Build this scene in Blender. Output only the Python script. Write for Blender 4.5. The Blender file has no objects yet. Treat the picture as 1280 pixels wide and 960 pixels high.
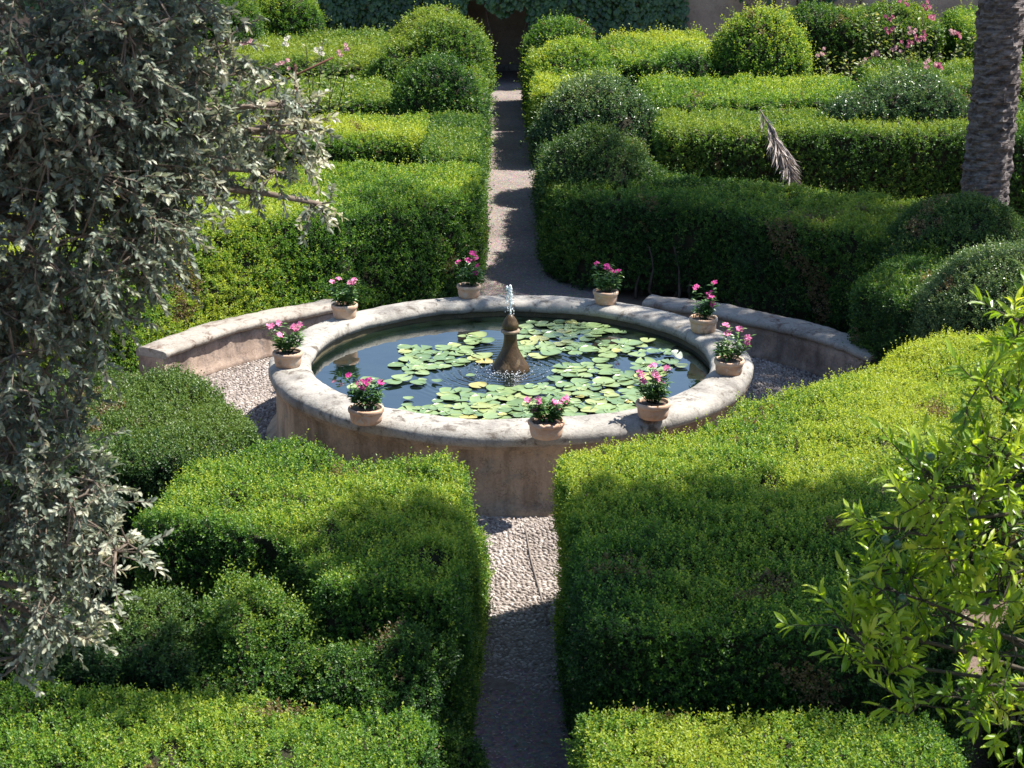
import bpy, bmesh, math, random
import numpy as np
from mathutils import Vector, Matrix, Euler, noise
R = math.radians
rng = np.random.default_rng(7)
random.seed(7)
sc = bpy.context.scene
col = sc.collection

# ------------------------------------------------------------------ camera
CAM = Vector((-0.13, -13.2, 4.65)); PITCH = 17.5; YAW = 0.58; F = 2350.0
cd = bpy.data.cameras.new('camera'); cam = bpy.data.objects.new('camera', cd); col.objects.link(cam)
cam.location = CAM; cam.rotation_euler = Euler((R(90 - PITCH), 0, R(-YAW)), 'XYZ')
cd.sensor_width = 36; cd.lens = 36 * F / 1280; cd.clip_end = 400; cd.clip_start = 0.1
cd.dof.use_dof = True; cd.dof.focus_distance = 13.8; cd.dof.aperture_fstop = 10
sc.camera = cam
RM = cam.rotation_euler.to_matrix()
def ray(px, py): return RM @ Vector(((px - 640) / F, (480 - py) / F, -1.0))
def at(px, py, z):
    """plan position of a spot measured on the site photograph, at height z"""
    d = ray(px, py); t = (z - CAM.z) / d.z; p = CAM + d * t
    return Vector((round(p.x, 3), round(p.y, 3), z))
def atY(px, py, Y):
    d = ray(px, py); t = (Y - CAM.y) / d.y; p = CAM + d * t
    return Vector((round(p.x, 3), Y, round(p.z, 3)))

# ------------------------------------------------------------------ materials
def mat(name):
    m = bpy.data.materials.new(name); m.use_nodes = True
    nt = m.node_tree; nt.nodes.clear()
    out = nt.nodes.new('ShaderNodeOutputMaterial')
    return m, nt, out
def nd(nt, t, **kw):
    n = nt.nodes.new(t)
    for k, v in kw.items():
        if k in n.inputs: n.inputs[k].default_value = v
        else: setattr(n, k, v)
    return n
def ramp(nt, fac, stops, interp='LINEAR'):
    r = nt.nodes.new('ShaderNodeValToRGB'); r.color_ramp.interpolation = interp
    el = r.color_ramp.elements
    while len(el) < len(stops): el.new(0.5)
    for e, (p, c) in zip(el, stops):
        e.position = p; e.color = (*c, 1) if len(c) == 3 else c
    nt.links.new(fac, r.inputs[0]); return r.outputs[0]
def noi(nt, scale, detail=4, rough=.6, vec=None, dist=0.0):
    n = nd(nt, 'ShaderNodeTexNoise', Scale=scale, Detail=detail, Roughness=rough, Distortion=dist)
    if vec is None:
        g = nt.nodes.new('ShaderNodeNewGeometry'); vec = g.outputs['Position']
    nt.links.new(vec, n.inputs['Vector']); return n.outputs['Fac']
def mixc(nt, f, a, b, mode='MIX'):
    m = nt.nodes.new('ShaderNodeMix'); m.data_type = 'RGBA'; m.blend_type = mode
    for s, v in ((0, f), (6, a), (7, b)):
        if isinstance(v, (int, float)): m.inputs[s].default_value = v
        elif isinstance(v, tuple): m.inputs[s].default_value = (*v, 1)
        else: nt.links.new(v, m.inputs[s])
    return m.outputs[2]
def bump(nt, h, strength=.5, dist=.01, prev=None):
    b = nd(nt, 'ShaderNodeBump', Strength=strength, Distance=dist)
    nt.links.new(h, b.inputs['Height'])
    if prev is not None: nt.links.new(prev, b.inputs['Normal'])
    return b.outputs[0]
def bsdf(nt, out, color, rough=.8, nrm=None, spec=.4, **kw):
    p = nt.nodes.new('ShaderNodeBsdfPrincipled')
    if isinstance(color, tuple): p.inputs['Base Color'].default_value = (*color, 1)
    else: nt.links.new(color, p.inputs['Base Color'])
    if isinstance(rough, (int, float)): p.inputs['Roughness'].default_value = rough
    else: nt.links.new(rough, p.inputs['Roughness'])
    p.inputs['Specular IOR Level'].default_value = spec
    for k, v in kw.items(): p.inputs[k].default_value = v
    if nrm is not None: nt.links.new(nrm, p.inputs['Normal'])
    nt.links.new(p.outputs[0], out.inputs[0]); return p
def leafmat(name, cols, trans=.38, rough=.45, tcol=None, spec=.4, brown=False):
    """cols: list of base colours along the per-leaf 'tint'"""
    m, nt, out = mat(name)
    a = nd(nt, 'ShaderNodeAttribute', attribute_name='tint')
    n = len(cols)
    st = [(i / (n - 1) * .9, c) for i, c in enumerate(cols)] + [(.95, (.15, .105, .05)), (1.0, (.25, .19, .11))] if brown else [(i / (n - 1), c) for i, c in enumerate(cols)]
    c = ramp(nt, a.outputs['Fac'], st)
    p = nt.nodes.new('ShaderNodeBsdfPrincipled'); nt.links.new(c, p.inputs['Base Color'])
    p.inputs['Roughness'].default_value = rough; p.inputs['Specular IOR Level'].default_value = spec
    t = nt.nodes.new('ShaderNodeBsdfTranslucent')
    tc = mixc(nt, 1.0, c, tcol or (1.5, 1.35, .6), 'MULTIPLY'); nt.links.new(tc, t.inputs[0])
    mx = nt.nodes.new('ShaderNodeMixShader'); mx.inputs[0].default_value = trans
    nt.links.new(p.outputs[0], mx.inputs[1]); nt.links.new(t.outputs[0], mx.inputs[2])
    nt.links.new(mx.outputs[0], out.inputs[0]); return m
M = {}
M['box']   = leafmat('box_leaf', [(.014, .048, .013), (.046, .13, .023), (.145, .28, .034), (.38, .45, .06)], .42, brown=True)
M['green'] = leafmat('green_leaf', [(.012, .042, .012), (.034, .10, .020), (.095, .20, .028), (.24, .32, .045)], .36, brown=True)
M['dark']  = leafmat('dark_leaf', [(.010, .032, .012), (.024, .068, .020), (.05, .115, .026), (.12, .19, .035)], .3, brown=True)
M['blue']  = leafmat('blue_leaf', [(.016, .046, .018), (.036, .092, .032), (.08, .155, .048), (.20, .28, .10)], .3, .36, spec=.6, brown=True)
M['silver'] = leafmat('silver_leaf', [(.05, .070, .048), (.12, .15, .108), (.25, .285, .21), (.58, .56, .42)], .34, .42, (1.1, 1.05, .8))
M['orange'] = leafmat('citrus_leaf', [(.05, .13, .015), (.13, .25, .02), (.28, .41, .035), (.45, .52, .08)], .52, .3, spec=.6)
M['ivy']   = leafmat('ivy_leaf', [(.014, .045, .012), (.028, .08, .018), (.055, .125, .025), (.11, .18, .04)], .2, .32, spec=.6)
M['flowerleaf'] = leafmat('periwinkle_leaf', [(.02, .07, .018), (.05, .13, .03), (.10, .20, .05), (.2, .3, .1)], .3, .35, spec=.5)
M['rose_leaf'] = leafmat('rose_leaf', [(.05, .09, .02), (.11, .18, .04), (.22, .27, .08), (.42, .42, .22)], .4)
M['dry'] = leafmat('dry_leaf', [(.12, .10, .08), (.27, .22, .19), (.42, .36, .32), (.55, .48, .43)], .15, .7, (1, .9, .8))
M['palm'] = leafmat('palm_leaf', [(.03, .07, .02), (.05, .11, .03), (.09, .15, .04), (.15, .2, .06)], .25)

def simple(name, stops, scale=8, rough=.85, bs=.5, bd=.01, bscale=None, spec=.3, detail=6):
    m, nt, out = mat(name)
    f = noi(nt, scale, detail); c = ramp(nt, f, stops)
    f2 = noi(nt, bscale or scale * 6, 5)
    bsdf(nt, out, c, rough, bump(nt, f2, bs, bd), spec); return m
M['core'] = simple('twig_core', [(.3, (.022, .026, .012)), (.7, (.05, .042, .024))], 14, .95, 1, .03)
M['bark'] = simple('bark', [(.3, (.045, .033, .024)), (.7, (.12, .09, .068))], 20, .9, 1, .01)
M['twig'] = simple('twig_bark', [(.3, (.10, .075, .055)), (.7, (.24, .19, .15))], 30, .9, .5, .004)
M['citrus_bark'] = simple('citrus_bark', [(.3, (.03, .03, .02)), (.7, (.09, .07, .045))], 30, .8, .5, .004)
M['soil'] = simple('soil', [(.3, (.07, .045, .03)), (.7, (.17, .115, .085))], 6, .95, 1, .02)
M['stake'] = simple('rusty_stake', [(.3, (.09, .035, .025)), (.7, (.17, .075, .05))], 20, .8)

# bark of the palm: horizontal leaf-scar rings
m, nt, out = mat('palm_bark')
tc = nt.nodes.new('ShaderNodeTexCoord')
mp = nd(nt, 'ShaderNodeMapping'); mp.inputs['Scale'].default_value = (7, 7, 34); nt.links.new(tc.outputs['Object'], mp.inputs[0])
f = noi(nt, 1.0, 6, .65, mp.outputs[0], .6); f2 = noi(nt, 22, 5)
c = ramp(nt, f, [(.38, (.02, .015, .014)), (.5, (.095, .08, .075)), (.64, (.24, .21, .20))])
c = mixc(nt, .35, c, ramp(nt, f2, [(.35, (.05, .04, .035)), (.65, (.26, .22, .21))]))
bsdf(nt, out, c, .9, bump(nt, f, 1, .03, bump(nt, f2, .6, .01)), .2); M['palmbark'] = m

# worn lime-washed coping
def stone(name, base, dark, spot, rough=.8, streak=0.0):
    m, nt, out = mat(name)
    f = noi(nt, 2.2, 8, .65); f2 = noi(nt, 9, 8, .7, None, .5); f3 = noi(nt, 60, 6, .7)
    c = ramp(nt, f, [(.34, dark), (.50, base), (.72, tuple(min(1, x * 1.15) for x in base))])
    sp = ramp(nt, f2, [(.36, (1, 1, 1)), (.47, (0, 0, 0))])
    c = mixc(nt, sp, c, spot)
    g = ramp(nt, f3, [(.35, (.62, .6, .58)), (.6, (1, 1, 1))]); c = mixc(nt, .6, c, g, 'MULTIPLY')
    vo = nd(nt, 'ShaderNodeTexVoronoi', Scale=26.0); ge = nt.nodes.new('ShaderNodeNewGeometry'); nt.links.new(ge.outputs['Position'], vo.inputs['Vector'])
    pit = ramp(nt, vo.outputs['Distance'], [(.06, (0, 0, 0)), (.14, (1, 1, 1))])
    f4 = noi(nt, 5, 3); gate = ramp(nt, f4, [(.54, (1, 1, 1)), (.6, (0, 0, 0))])
    c = mixc(nt, mixc(nt, 1.0, gate, mixc(nt, 1.0, (1, 1, 1), pit, 'SUBTRACT'), 'SUBTRACT') if False else 0.0, c, spot)
    if streak:
        g_ = nt.nodes.new('ShaderNodeNewGeometry'); mp_ = nd(nt, 'ShaderNodeMapping'); mp_.inputs['Scale'].default_value = (7, 7, 1.1); nt.links.new(g_.outputs['Position'], mp_.inputs[0])
        st_ = ramp(nt, noi(nt, 1.0, 5, .6, mp_.outputs[0]), [(.36, (.55, .52, .5)), (.52, (1, 1, 1)), (.66, (1.22, 1.2, 1.15))]); c = mixc(nt, streak, c, st_, 'MULTIPLY')
    cr = nd(nt, 'ShaderNodeTexVoronoi', Scale=2.3, feature='DISTANCE_TO_EDGE'); gc = nt.nodes.new('ShaderNodeNewGeometry')
    ds = nd(nt, 'ShaderNodeVectorMath', operation='ADD'); nz = nd(nt, 'ShaderNodeTexNoise', Scale=6.0, Detail=5.0); nt.links.new(gc.outputs['Position'], nz.inputs['Vector'])
    nt.links.new(gc.outputs['Position'], ds.inputs[0]); nt.links.new(nz.outputs['Color'], ds.inputs[1]); nt.links.new(ds.outputs[0], cr.inputs['Vector'])
    ck = ramp(nt, cr.outputs['Distance'], [(.004, (.45, .42, .4)), (.016, (1, 1, 1))]); c = mixc(nt, .55, c, ck, 'MULTIPLY')
    b = bump(nt, f2, .55, .012, bump(nt, f3, .5, .005))
    bsdf(nt, out, c, rough, b, .25); M[name] = m; return m
stone('coping_stone', (.37, .345, .305), (.205, .19, .172), (.13, .11, .09))
stone('basin_wall', (.40, .30, .215), (.22, .165, .12), (.31, .265, .21), .9, .8)
stone('bench_side', (.42, .32, .255), (.19, .14, .115), (.27, .22, .19), .9, .7)
stone('bench_top', (.35, .315, .27), (.21, .178, .15), (.15, .105, .08), .85)
stone('mossy_stone', (.10, .085, .045), (.035, .032, .02), (.14, .11, .06), .6)
stone('spout_stone', (.085, .052, .025), (.022, .018, .010), (.16, .11, .06), .3)
stone('plaster_wall', (.40, .31, .245), (.28, .215, .17), (.33, .25, .2), .95)
# terracotta
m, nt, out = mat('terracotta')
f = noi(nt, 12, 6, .65); f2 = noi(nt, 70, 4)
oi = nt.nodes.new('ShaderNodeObjectInfo')
c = ramp(nt, f, [(.3, (.40, .215, .125)), (.5, (.54, .32, .20)), (.72, (.60, .42, .30))])
c = mixc(nt, mixc(nt, 1.0, (.35, .35, .35), oi.outputs['Random'], 'MULTIPLY'), c, (.52, .42, .32))
mp_ = nd(nt, 'ShaderNodeMapping'); tc_ = nt.nodes.new('ShaderNodeTexCoord'); nt.links.new(tc_.outputs['Object'], mp_.inputs[0]); vv = nt.nodes.new('ShaderNodeNewGeometry')
fs = noi(nt, 16, 6, .7, vv.outputs['Position'], .8); c = mixc(nt, ramp(nt, fs, [(.52, (0, 0, 0)), (.62, (.75, .75, .75))]), c, (.50, .44, .37))
fd = noi(nt, 9, 4, .7); c = mixc(nt, ramp(nt, fd, [(.33, (.7, .7, .7)), (.42, (0, 0, 0))]), c, (.16, .12, .08))
bsdf(nt, out, c, .85, bump(nt, f2, .3, .003), .25); M['terracotta'] = m

# ground: earth and gravel
m, nt, out = mat('earth')
f = noi(nt, 1.5, 8, .6); f2 = noi(nt, 45, 8, .75); f3 = noi(nt, 160, 3)
c = ramp(nt, f, [(.3, (.145, .108, .085)), (.7, (.26, .20, .165))])
c = mixc(nt, .7, c, ramp(nt, f2, [(.3, (.45, .42, .4)), (.7, (1.15, 1.1, 1.05))]), 'MULTIPLY')
bsdf(nt, out, c, .95, bump(nt, f2, .8, .02, bump(nt, f3, .5, .006)), .15); M['earth'] = m
m, nt, out = mat('gravel_path')
f = noi(nt, 1.2, 6, .6); f2 = noi(nt, 60, 8, .8)
vo = nd(nt, 'ShaderNodeTexVoronoi', Scale=55.0); ge = nt.nodes.new('ShaderNodeNewGeometry'); nt.links.new(ge.outputs['Position'], vo.inputs['Vector'])
c = ramp(nt, f, [(.3, (.19, .155, .135)), (.7, (.29, .24, .21))])
c = mixc(nt, .75, c, ramp(nt, f2, [(.3, (.5, .48, .47)), (.7, (1.2, 1.15, 1.1))]), 'MULTIPLY')
c = mixc(nt, .35, c, vo.outputs['Color'], 'OVERLAY')
hs = nd(nt, 'ShaderNodeHueSaturation', Saturation=.8); nt.links.new(c, hs.inputs['Color'])
bsdf(nt, out, hs.outputs[0], .95, bump(nt, vo.outputs['Distance'], .7, .01, bump(nt, f2, .6, .008)), .15); M['gravel'] = m
# pebbles
m, nt, out = mat('pebble')
a = nd(nt, 'ShaderNodeAttribute', attribute_name='tint')
c = ramp(nt, a.outputs['Fac'], [(0, (.14, .112, .098)), (.35, (.245, .205, .178)), (.7, (.35, .30, .265)), (1, (.50, .45, .41))])
f2 = noi(nt, 90, 4)
bsdf(nt, out, c, .7, bump(nt, f2, .3, .003), .3); M['pebble'] = m
M['mortar'] = simple('mortar', [(.3, (.14, .115, .095)), (.7, (.22, .185, .16))], 25, .95, .6, .006)

# water
m, nt, out = mat('pond_water')
tc = nt.nodes.new('ShaderNodeTexCoord')
f = noi(nt, 3.0, 4, .5); c = ramp(nt, f, [(.35, (.004, .009, .007)), (.65, (.010, .018, .010))])
n1 = noi(nt, 7, 2, .5, tc.outputs['Object'], .3)
wv = nd(nt, 'ShaderNodeTexWave', wave_type='RINGS', rings_direction='SPHERICAL', Scale=5.0, Distortion=2.5, Detail=2.0)
wv.inputs['Detail Scale'].default_value = 1.6
nt.links.new(tc.outputs['Object'], wv.inputs['Vector'])
ln = nd(nt, 'ShaderNodeVectorMath', operation='LENGTH'); nt.links.new(tc.outputs['Object'], ln.inputs[0])
fall = ramp(nt, ln.outputs['Value'], [(.1, (1, 1, 1)), (.95, (.0, .0, .0))])
h = mixc(nt, 1.0, wv.outputs['Color'], fall, 'MULTIPLY')
n2 = noi(nt, 26, 2, .5, tc.outputs['Object'])
fall2 = ramp(nt, ln.outputs['Value'], [(.12, (.8, .8, .8)), (.55, (0, 0, 0))])
h2 = mixc(nt, 1.0, n2, fall2, 'MULTIPLY')
b = bump(nt, h, .9, .006, bump(nt, h2, .9, .010, bump(nt, n1, .10, .012)))
p = bsdf(nt, out, c, .015, b, .5); p.inputs['IOR'].default_value = 3.0
M['water'] = m
m, nt, out = mat('splash'); p = bsdf(nt, out, (.8, .83, .86), .15, None, .6); M['splash'] = m
# lily pads
m, nt, out = mat('lily_pad')
oi = nt.nodes.new('ShaderNodeObjectInfo'); tc = nt.nodes.new('ShaderNodeTexCoord')
c = ramp(nt, oi.outputs['Random'], [(0, (.13, .20, .085)), (.4, (.18, .26, .105)), (.75, (.24, .31, .13)), (.93, (.31, .34, .12)), (1, (.40, .33, .10))])
f = noi(nt, 18, 5); c = mixc(nt, .5, c, ramp(nt, f, [(.3, (.7, .72, .7)), (.7, (1.15, 1.12, 1.1))]), 'MULTIPLY')
f9 = noi(nt, 9, 4); spot = ramp(nt, f9, [(.70, (0, 0, 0)), (.74, (1, 1, 1))]); c = mixc(nt, spot, c, (.20, .13, .05))
bsdf(nt, out, c, .28, bump(nt, f, .25, .004), .6); M['pad'] = m
def petal(name, c1, c2):
    m, nt, out = mat(name); f = noi(nt, 60, 2)
    c = ramp(nt, f, [(.35, c1), (.65, c2)])
    p = nt.nodes.new('ShaderNodeBsdfPrincipled'); nt.links.new(c, p.inputs['Base Color']); p.inputs['Roughness'].default_value = .6
    t = nt.nodes.new('ShaderNodeBsdfTranslucent'); nt.links.new(c, t.inputs[0])
    mx = nd(nt, 'ShaderNodeMixShader'); mx.inputs[0].default_value = .3
    nt.links.new(p.outputs[0], mx.inputs[1]); nt.links.new(t.outputs[0], mx.inputs[2]); nt.links.new(mx.outputs[0], out.inputs[0])
    M[name] = m
petal('pink_petal', (.75, .16, .36), (.85, .33, .52)); petal('magenta_petal', (.55, .03, .22), (.68, .06, .32))
petal('rose_petal', (.34, .05, .11), (.55, .16, .24)); petal('pale_rose_petal', (.5, .24, .25), (.62, .38, .36)); petal('white_petal', (.55, .52, .40), (.66, .62, .5))
m, nt, out = mat('green_fruit'); bsdf(nt, out, (.035, .085, .035), .35, None, .5); M['fruit'] = m

# ------------------------------------------------------------------ object helpers
def tag(o, label=None, cat=None, group=None, kind=None):
    if label: o['label'] = label
    if cat: o['category'] = cat
    if group: o['group'] = group
    if kind: o['kind'] = kind
    return o
def link(name, me, loc=(0, 0, 0), parent=None):
    o = bpy.data.objects.new(name, me); o.location = loc; col.objects.link(o)
    if parent: o.parent = parent
    return o
def empty(name, loc, label, cat, group=None, rz=0):
    o = bpy.data.objects.new(name, None); o.location = loc; o.rotation_euler.z = rz
    o.empty_display_size = .1; col.objects.link(o); return tag(o, label, cat, group)
def mesh_np(name, V, faces_list, mats, tint=None, smooth=False):
    """faces_list: list of (array[n,k] of vertex ids, material index)"""
    me = bpy.data.meshes.new(name)
    V = np.asarray(V, dtype=np.float32)
    me.vertices.add(len(V)); me.vertices.foreach_set('co', V.ravel())
    loops = np.concatenate([f.ravel() for f, _ in faces_list]).astype(np.int32)
    tot = np.concatenate([np.full(len(f), f.shape[1], np.int32) for f, _ in faces_list])
    mi = np.concatenate([np.full(len(f), i, np.int32) for f, i in faces_list])
    start = np.concatenate([[0], np.cumsum(tot)[:-1]]).astype(np.int32)
    me.loops.add(len(loops)); me.loops.foreach_set('vertex_index', loops)
    me.polygons.add(len(tot)); me.polygons.foreach_set('loop_start', start); me.polygons.foreach_set('loop_total', tot)
    me.polygons.foreach_set('material_index', mi)
    me.polygons.foreach_set('use_smooth', np.full(len(tot), smooth))
    if tint is not None:
        a = me.attributes.new('tint', 'FLOAT', 'POINT'); a.data.foreach_set('value', np.asarray(tint, dtype=np.float32))
    for m in mats: me.materials.append(m)
    me.update(calc_edges=True); me.validate()
    return me
def unit(a): return a / (np.linalg.norm(a, axis=1, keepdims=True) + 1e-9)
def leaves(P, D, L, W, tint, up=None, hexa=False, fold=.25, curl=0.0):
    """leaf blades: base points P, axis D, length L, width W -> V, faces, tint"""
    n = len(P); D = unit(D)
    if up is None: up = rng.normal(size=(n, 3))
    S = unit(np.cross(D, up)); N = np.cross(S, D)
    L = np.broadcast_to(L, n)[:, None]; W = np.broadcast_to(W, n)[:, None]
    if not hexa:
        V = np.stack([P, P + D * L * .45 + S * W * .5 + N * W * fold, P + D * L, P + D * L * .45 - S * W * .5 + N * W * fold], 1).reshape(-1, 3)
        Fc = (np.arange(n)[:, None] * 4 + np.arange(4)[None, :])
        return V, Fc, np.repeat(tint, 4)
    tip = P + D * L - N * L * curl
    mid = P + D * L * .5 + N * L * curl * .3
    a1 = P + D * L * .28 + S * W * .42 + N * W * fold; a2 = P + D * L * .68 + S * W * .42 + N * (W * fold - L * curl * .3)
    b1 = P + D * L * .28 - S * W * .42 + N * W * fold; b2 = P + D * L * .68 - S * W * .42 + N * (W * fold - L * curl * .3)
    V = np.stack([P, a1, a2, tip, b2, b1, mid], 1).reshape(-1, 3)
    b = np.arange(n)[:, None] * 7
    Fc = np.concatenate([b + np.array([[0, 1, 2, 6]]), b + np.array([[6, 2, 3, 4]]), b + np.array([[0, 6, 4, 5]])])
    return V, Fc, np.repeat(tint, 7)
def tube(bm, pts, radii, seg=6, mi=0):
    rings = []
    for i, p in enumerate(pts):
        d = (pts[min(i + 1, len(pts) - 1)] - pts[max(i - 1, 0)]).normalized()
        a = d.orthogonal().normalized(); b = d.cross(a)
        if rings:
            pa = prev; a = (pa - d * pa.dot(d)).normalized(); b = d.cross(a)
        prev = a
        rings.append([bm.verts.new(p + (a * math.cos(2 * math.pi * k / seg) + b * math.sin(2 * math.pi * k / seg)) * radii[i]) for k in range(seg)])
    for r0, r1 in zip(rings, rings[1:]):
        for k in range(seg):
            f = bm.faces.new((r0[k], r0[(k + 1) % seg], r1[(k + 1) % seg], r1[k])); f.smooth = True; f.material_index = mi
    bm.faces.new(rings[0][::-1]).material_index = mi; bm.faces.new(rings[-1]).material_index = mi
def bm_obj(name, bm, m, parent=None, loc=(0, 0, 0)):
    me = bpy.data.meshes.new(name); bm.normal_update(); bm.to_mesh(me); bm.free()
    for x in (m if isinstance(m, list) else [m]): me.materials.append(x)
    return link(name, me, loc, parent)
def lathe(bm, prof, seg=48, wob=None, mi=0, closed=False):
    """prof: list of (r,z); wob(r,z,ang)->(dr,dz)"""
    rings = []
    for r, z in prof:
        ring = []
        for k in range(seg):
            a = 2 * math.pi * k / seg; dr, dz = wob(r, z, a) if wob else (0, 0)
            ring.append(bm.verts.new(((r + dr) * math.cos(a), (r + dr) * math.sin(a), z + dz)))
        rings.append(ring)
    prs = list(zip(rings, rings[1:]))
    if closed: prs.append((rings[-1], rings[0]))
    for r0, r1 in prs:
        for k in range(seg):
            f = bm.faces.new((r0[k], r0[(k + 1) % seg], r1[(k + 1) % seg], r1[k])); f.smooth = True; f.material_index = mi
    return rings

# ------------------------------------------------------------------ clipped greenery
def arc(r, a0, a1, n=8): return [(r * math.cos(R(a0 + (a1 - a0) * i / n)), r * math.sin(R(a0 + (a1 - a0) * i / n))) for i in range(n + 1)]
def shell(prims, voxel, smooth_it, amp, seed, fr=1.0):
    bm = bmesh.new()
    for p in prims:
        if p[0] == 'poly':
            _, pts, z0, z1 = p[:4]; tp = p[4] if len(p) > 4 else 0.0
            cx = sum(q[0] for q in pts) / len(pts); cy = sum(q[1] for q in pts) / len(pts)
            lo = [bm.verts.new((x, y, z0)) for x, y in pts]
            hi = []
            for x, y in (p[5] if len(p) > 5 else pts):
                d = math.hypot(x - cx, y - cy) or 1
                hi.append(bm.verts.new((x + (cx - x) / d * tp, y + (cy - y) / d * tp, z1)))
            n = len(pts)
            fs = [bm.faces.new(lo[::-1]), bm.faces.new(hi)] + [bm.faces.new((lo[i], lo[(i + 1) % n], hi[(i + 1) % n], hi[i])) for i in range(n)]
            bmesh.ops.recalc_face_normals(bm, faces=fs)
        else:
            _, c, r = p
            mt = Matrix.Translation(c) @ Matrix.Diagonal((r[0], r[1], r[2], 1))
            bmesh.ops.create_icosphere(bm, subdivisions=3, radius=1, matrix=mt)
    me = bpy.data.meshes.new('tmp'); bm.to_mesh(me); bm.free()
    o = link('tmp', me)
    md = o.modifiers.new('r', 'REMESH'); md.mode = 'VOXEL'; md.voxel_size = voxel
    ms = o.modifiers.new('s', 'SMOOTH'); ms.factor = .5; ms.iterations = smooth_it
    bpy.context.view_layer.update()
    ev = o.evaluated_get(bpy.context.evaluated_depsgraph_get()); em = ev.to_mesh()
    em.calc_loop_triangles()
    V = np.zeros(len(em.vertices) * 3, np.float32); em.vertices.foreach_get('co', V); V = V.reshape(-1, 3).astype(float)
    T = np.zeros(len(em.loop_triangles) * 3, np.int32); em.loop_triangles.foreach_get('vertices', T); T = T.reshape(-1, 3)
    Nn = np.zeros(len(em.vertices) * 3, np.float32); em.vertices.foreach_get('normal', Nn); Nn = Nn.reshape(-1, 3).astype(float)
    ev.to_mesh_clear(); bpy.data.objects.remove(o); bpy.data.meshes.remove(me)
    off = Vector((seed * 3.7, seed * 1.3, seed * 7.1)); d = np.zeros(len(V))
    for i, v in enumerate(V):
        q = Vector(v)
        d[i] = noise.noise(q * .7 * fr + off) * .7 + noise.noise(q * 1.6 * fr + off) * 1.0 + noise.noise(q * 4.5 * fr + off) * .55 + noise.noise(q * 11 * fr + off) * .3
    V = V + Nn * (d * amp)[:, None]
    return V, T, Nn
def sample(V, T, Nn, dens, back=.35):
    a = V[T[:, 0]]; b = V[T[:, 1]]; c = V[T[:, 2]]
    cr = np.cross(b - a, c - a); ar = np.linalg.norm(cr, axis=1) / 2; fn = unit(cr)
    ctr = (a + b + c) / 3; tocam = unit(np.array(CAM)[None] - ctr)
    w = np.where((fn * tocam).sum(1) < -.25, back, 1.0)
    w = np.where(fn[:, 2] < -.6, .1, w)
    n = rng.poisson(ar * w * dens)
    idx = np.repeat(np.arange(len(T)), n)
    u = rng.random(len(idx)); v = rng.random(len(idx)); s = np.sqrt(u)
    w0, w1, w2 = (1 - s)[:, None], (s * (1 - v))[:, None], (s * v)[:, None]
    P = a[idx] * w0 + b[idx] * w1 + c[idx] * w2
    N = unit(Nn[T[idx, 0]] * w0 + Nn[T[idx, 1]] * w1 + Nn[T[idx, 2]] * w2)
    return P, N
def fnoise(P, s, seed):
    """cheap smooth noise for many points, about -1..1"""
    r = np.random.default_rng(seed); o = np.zeros(len(P))
    for k in range(7):
        d = r.normal(size=3) * s * (1 + .45 * k); o += np.sin(P @ d + r.random() * 6.28) / (1 + .35 * k)
    return o / 2.4
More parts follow.
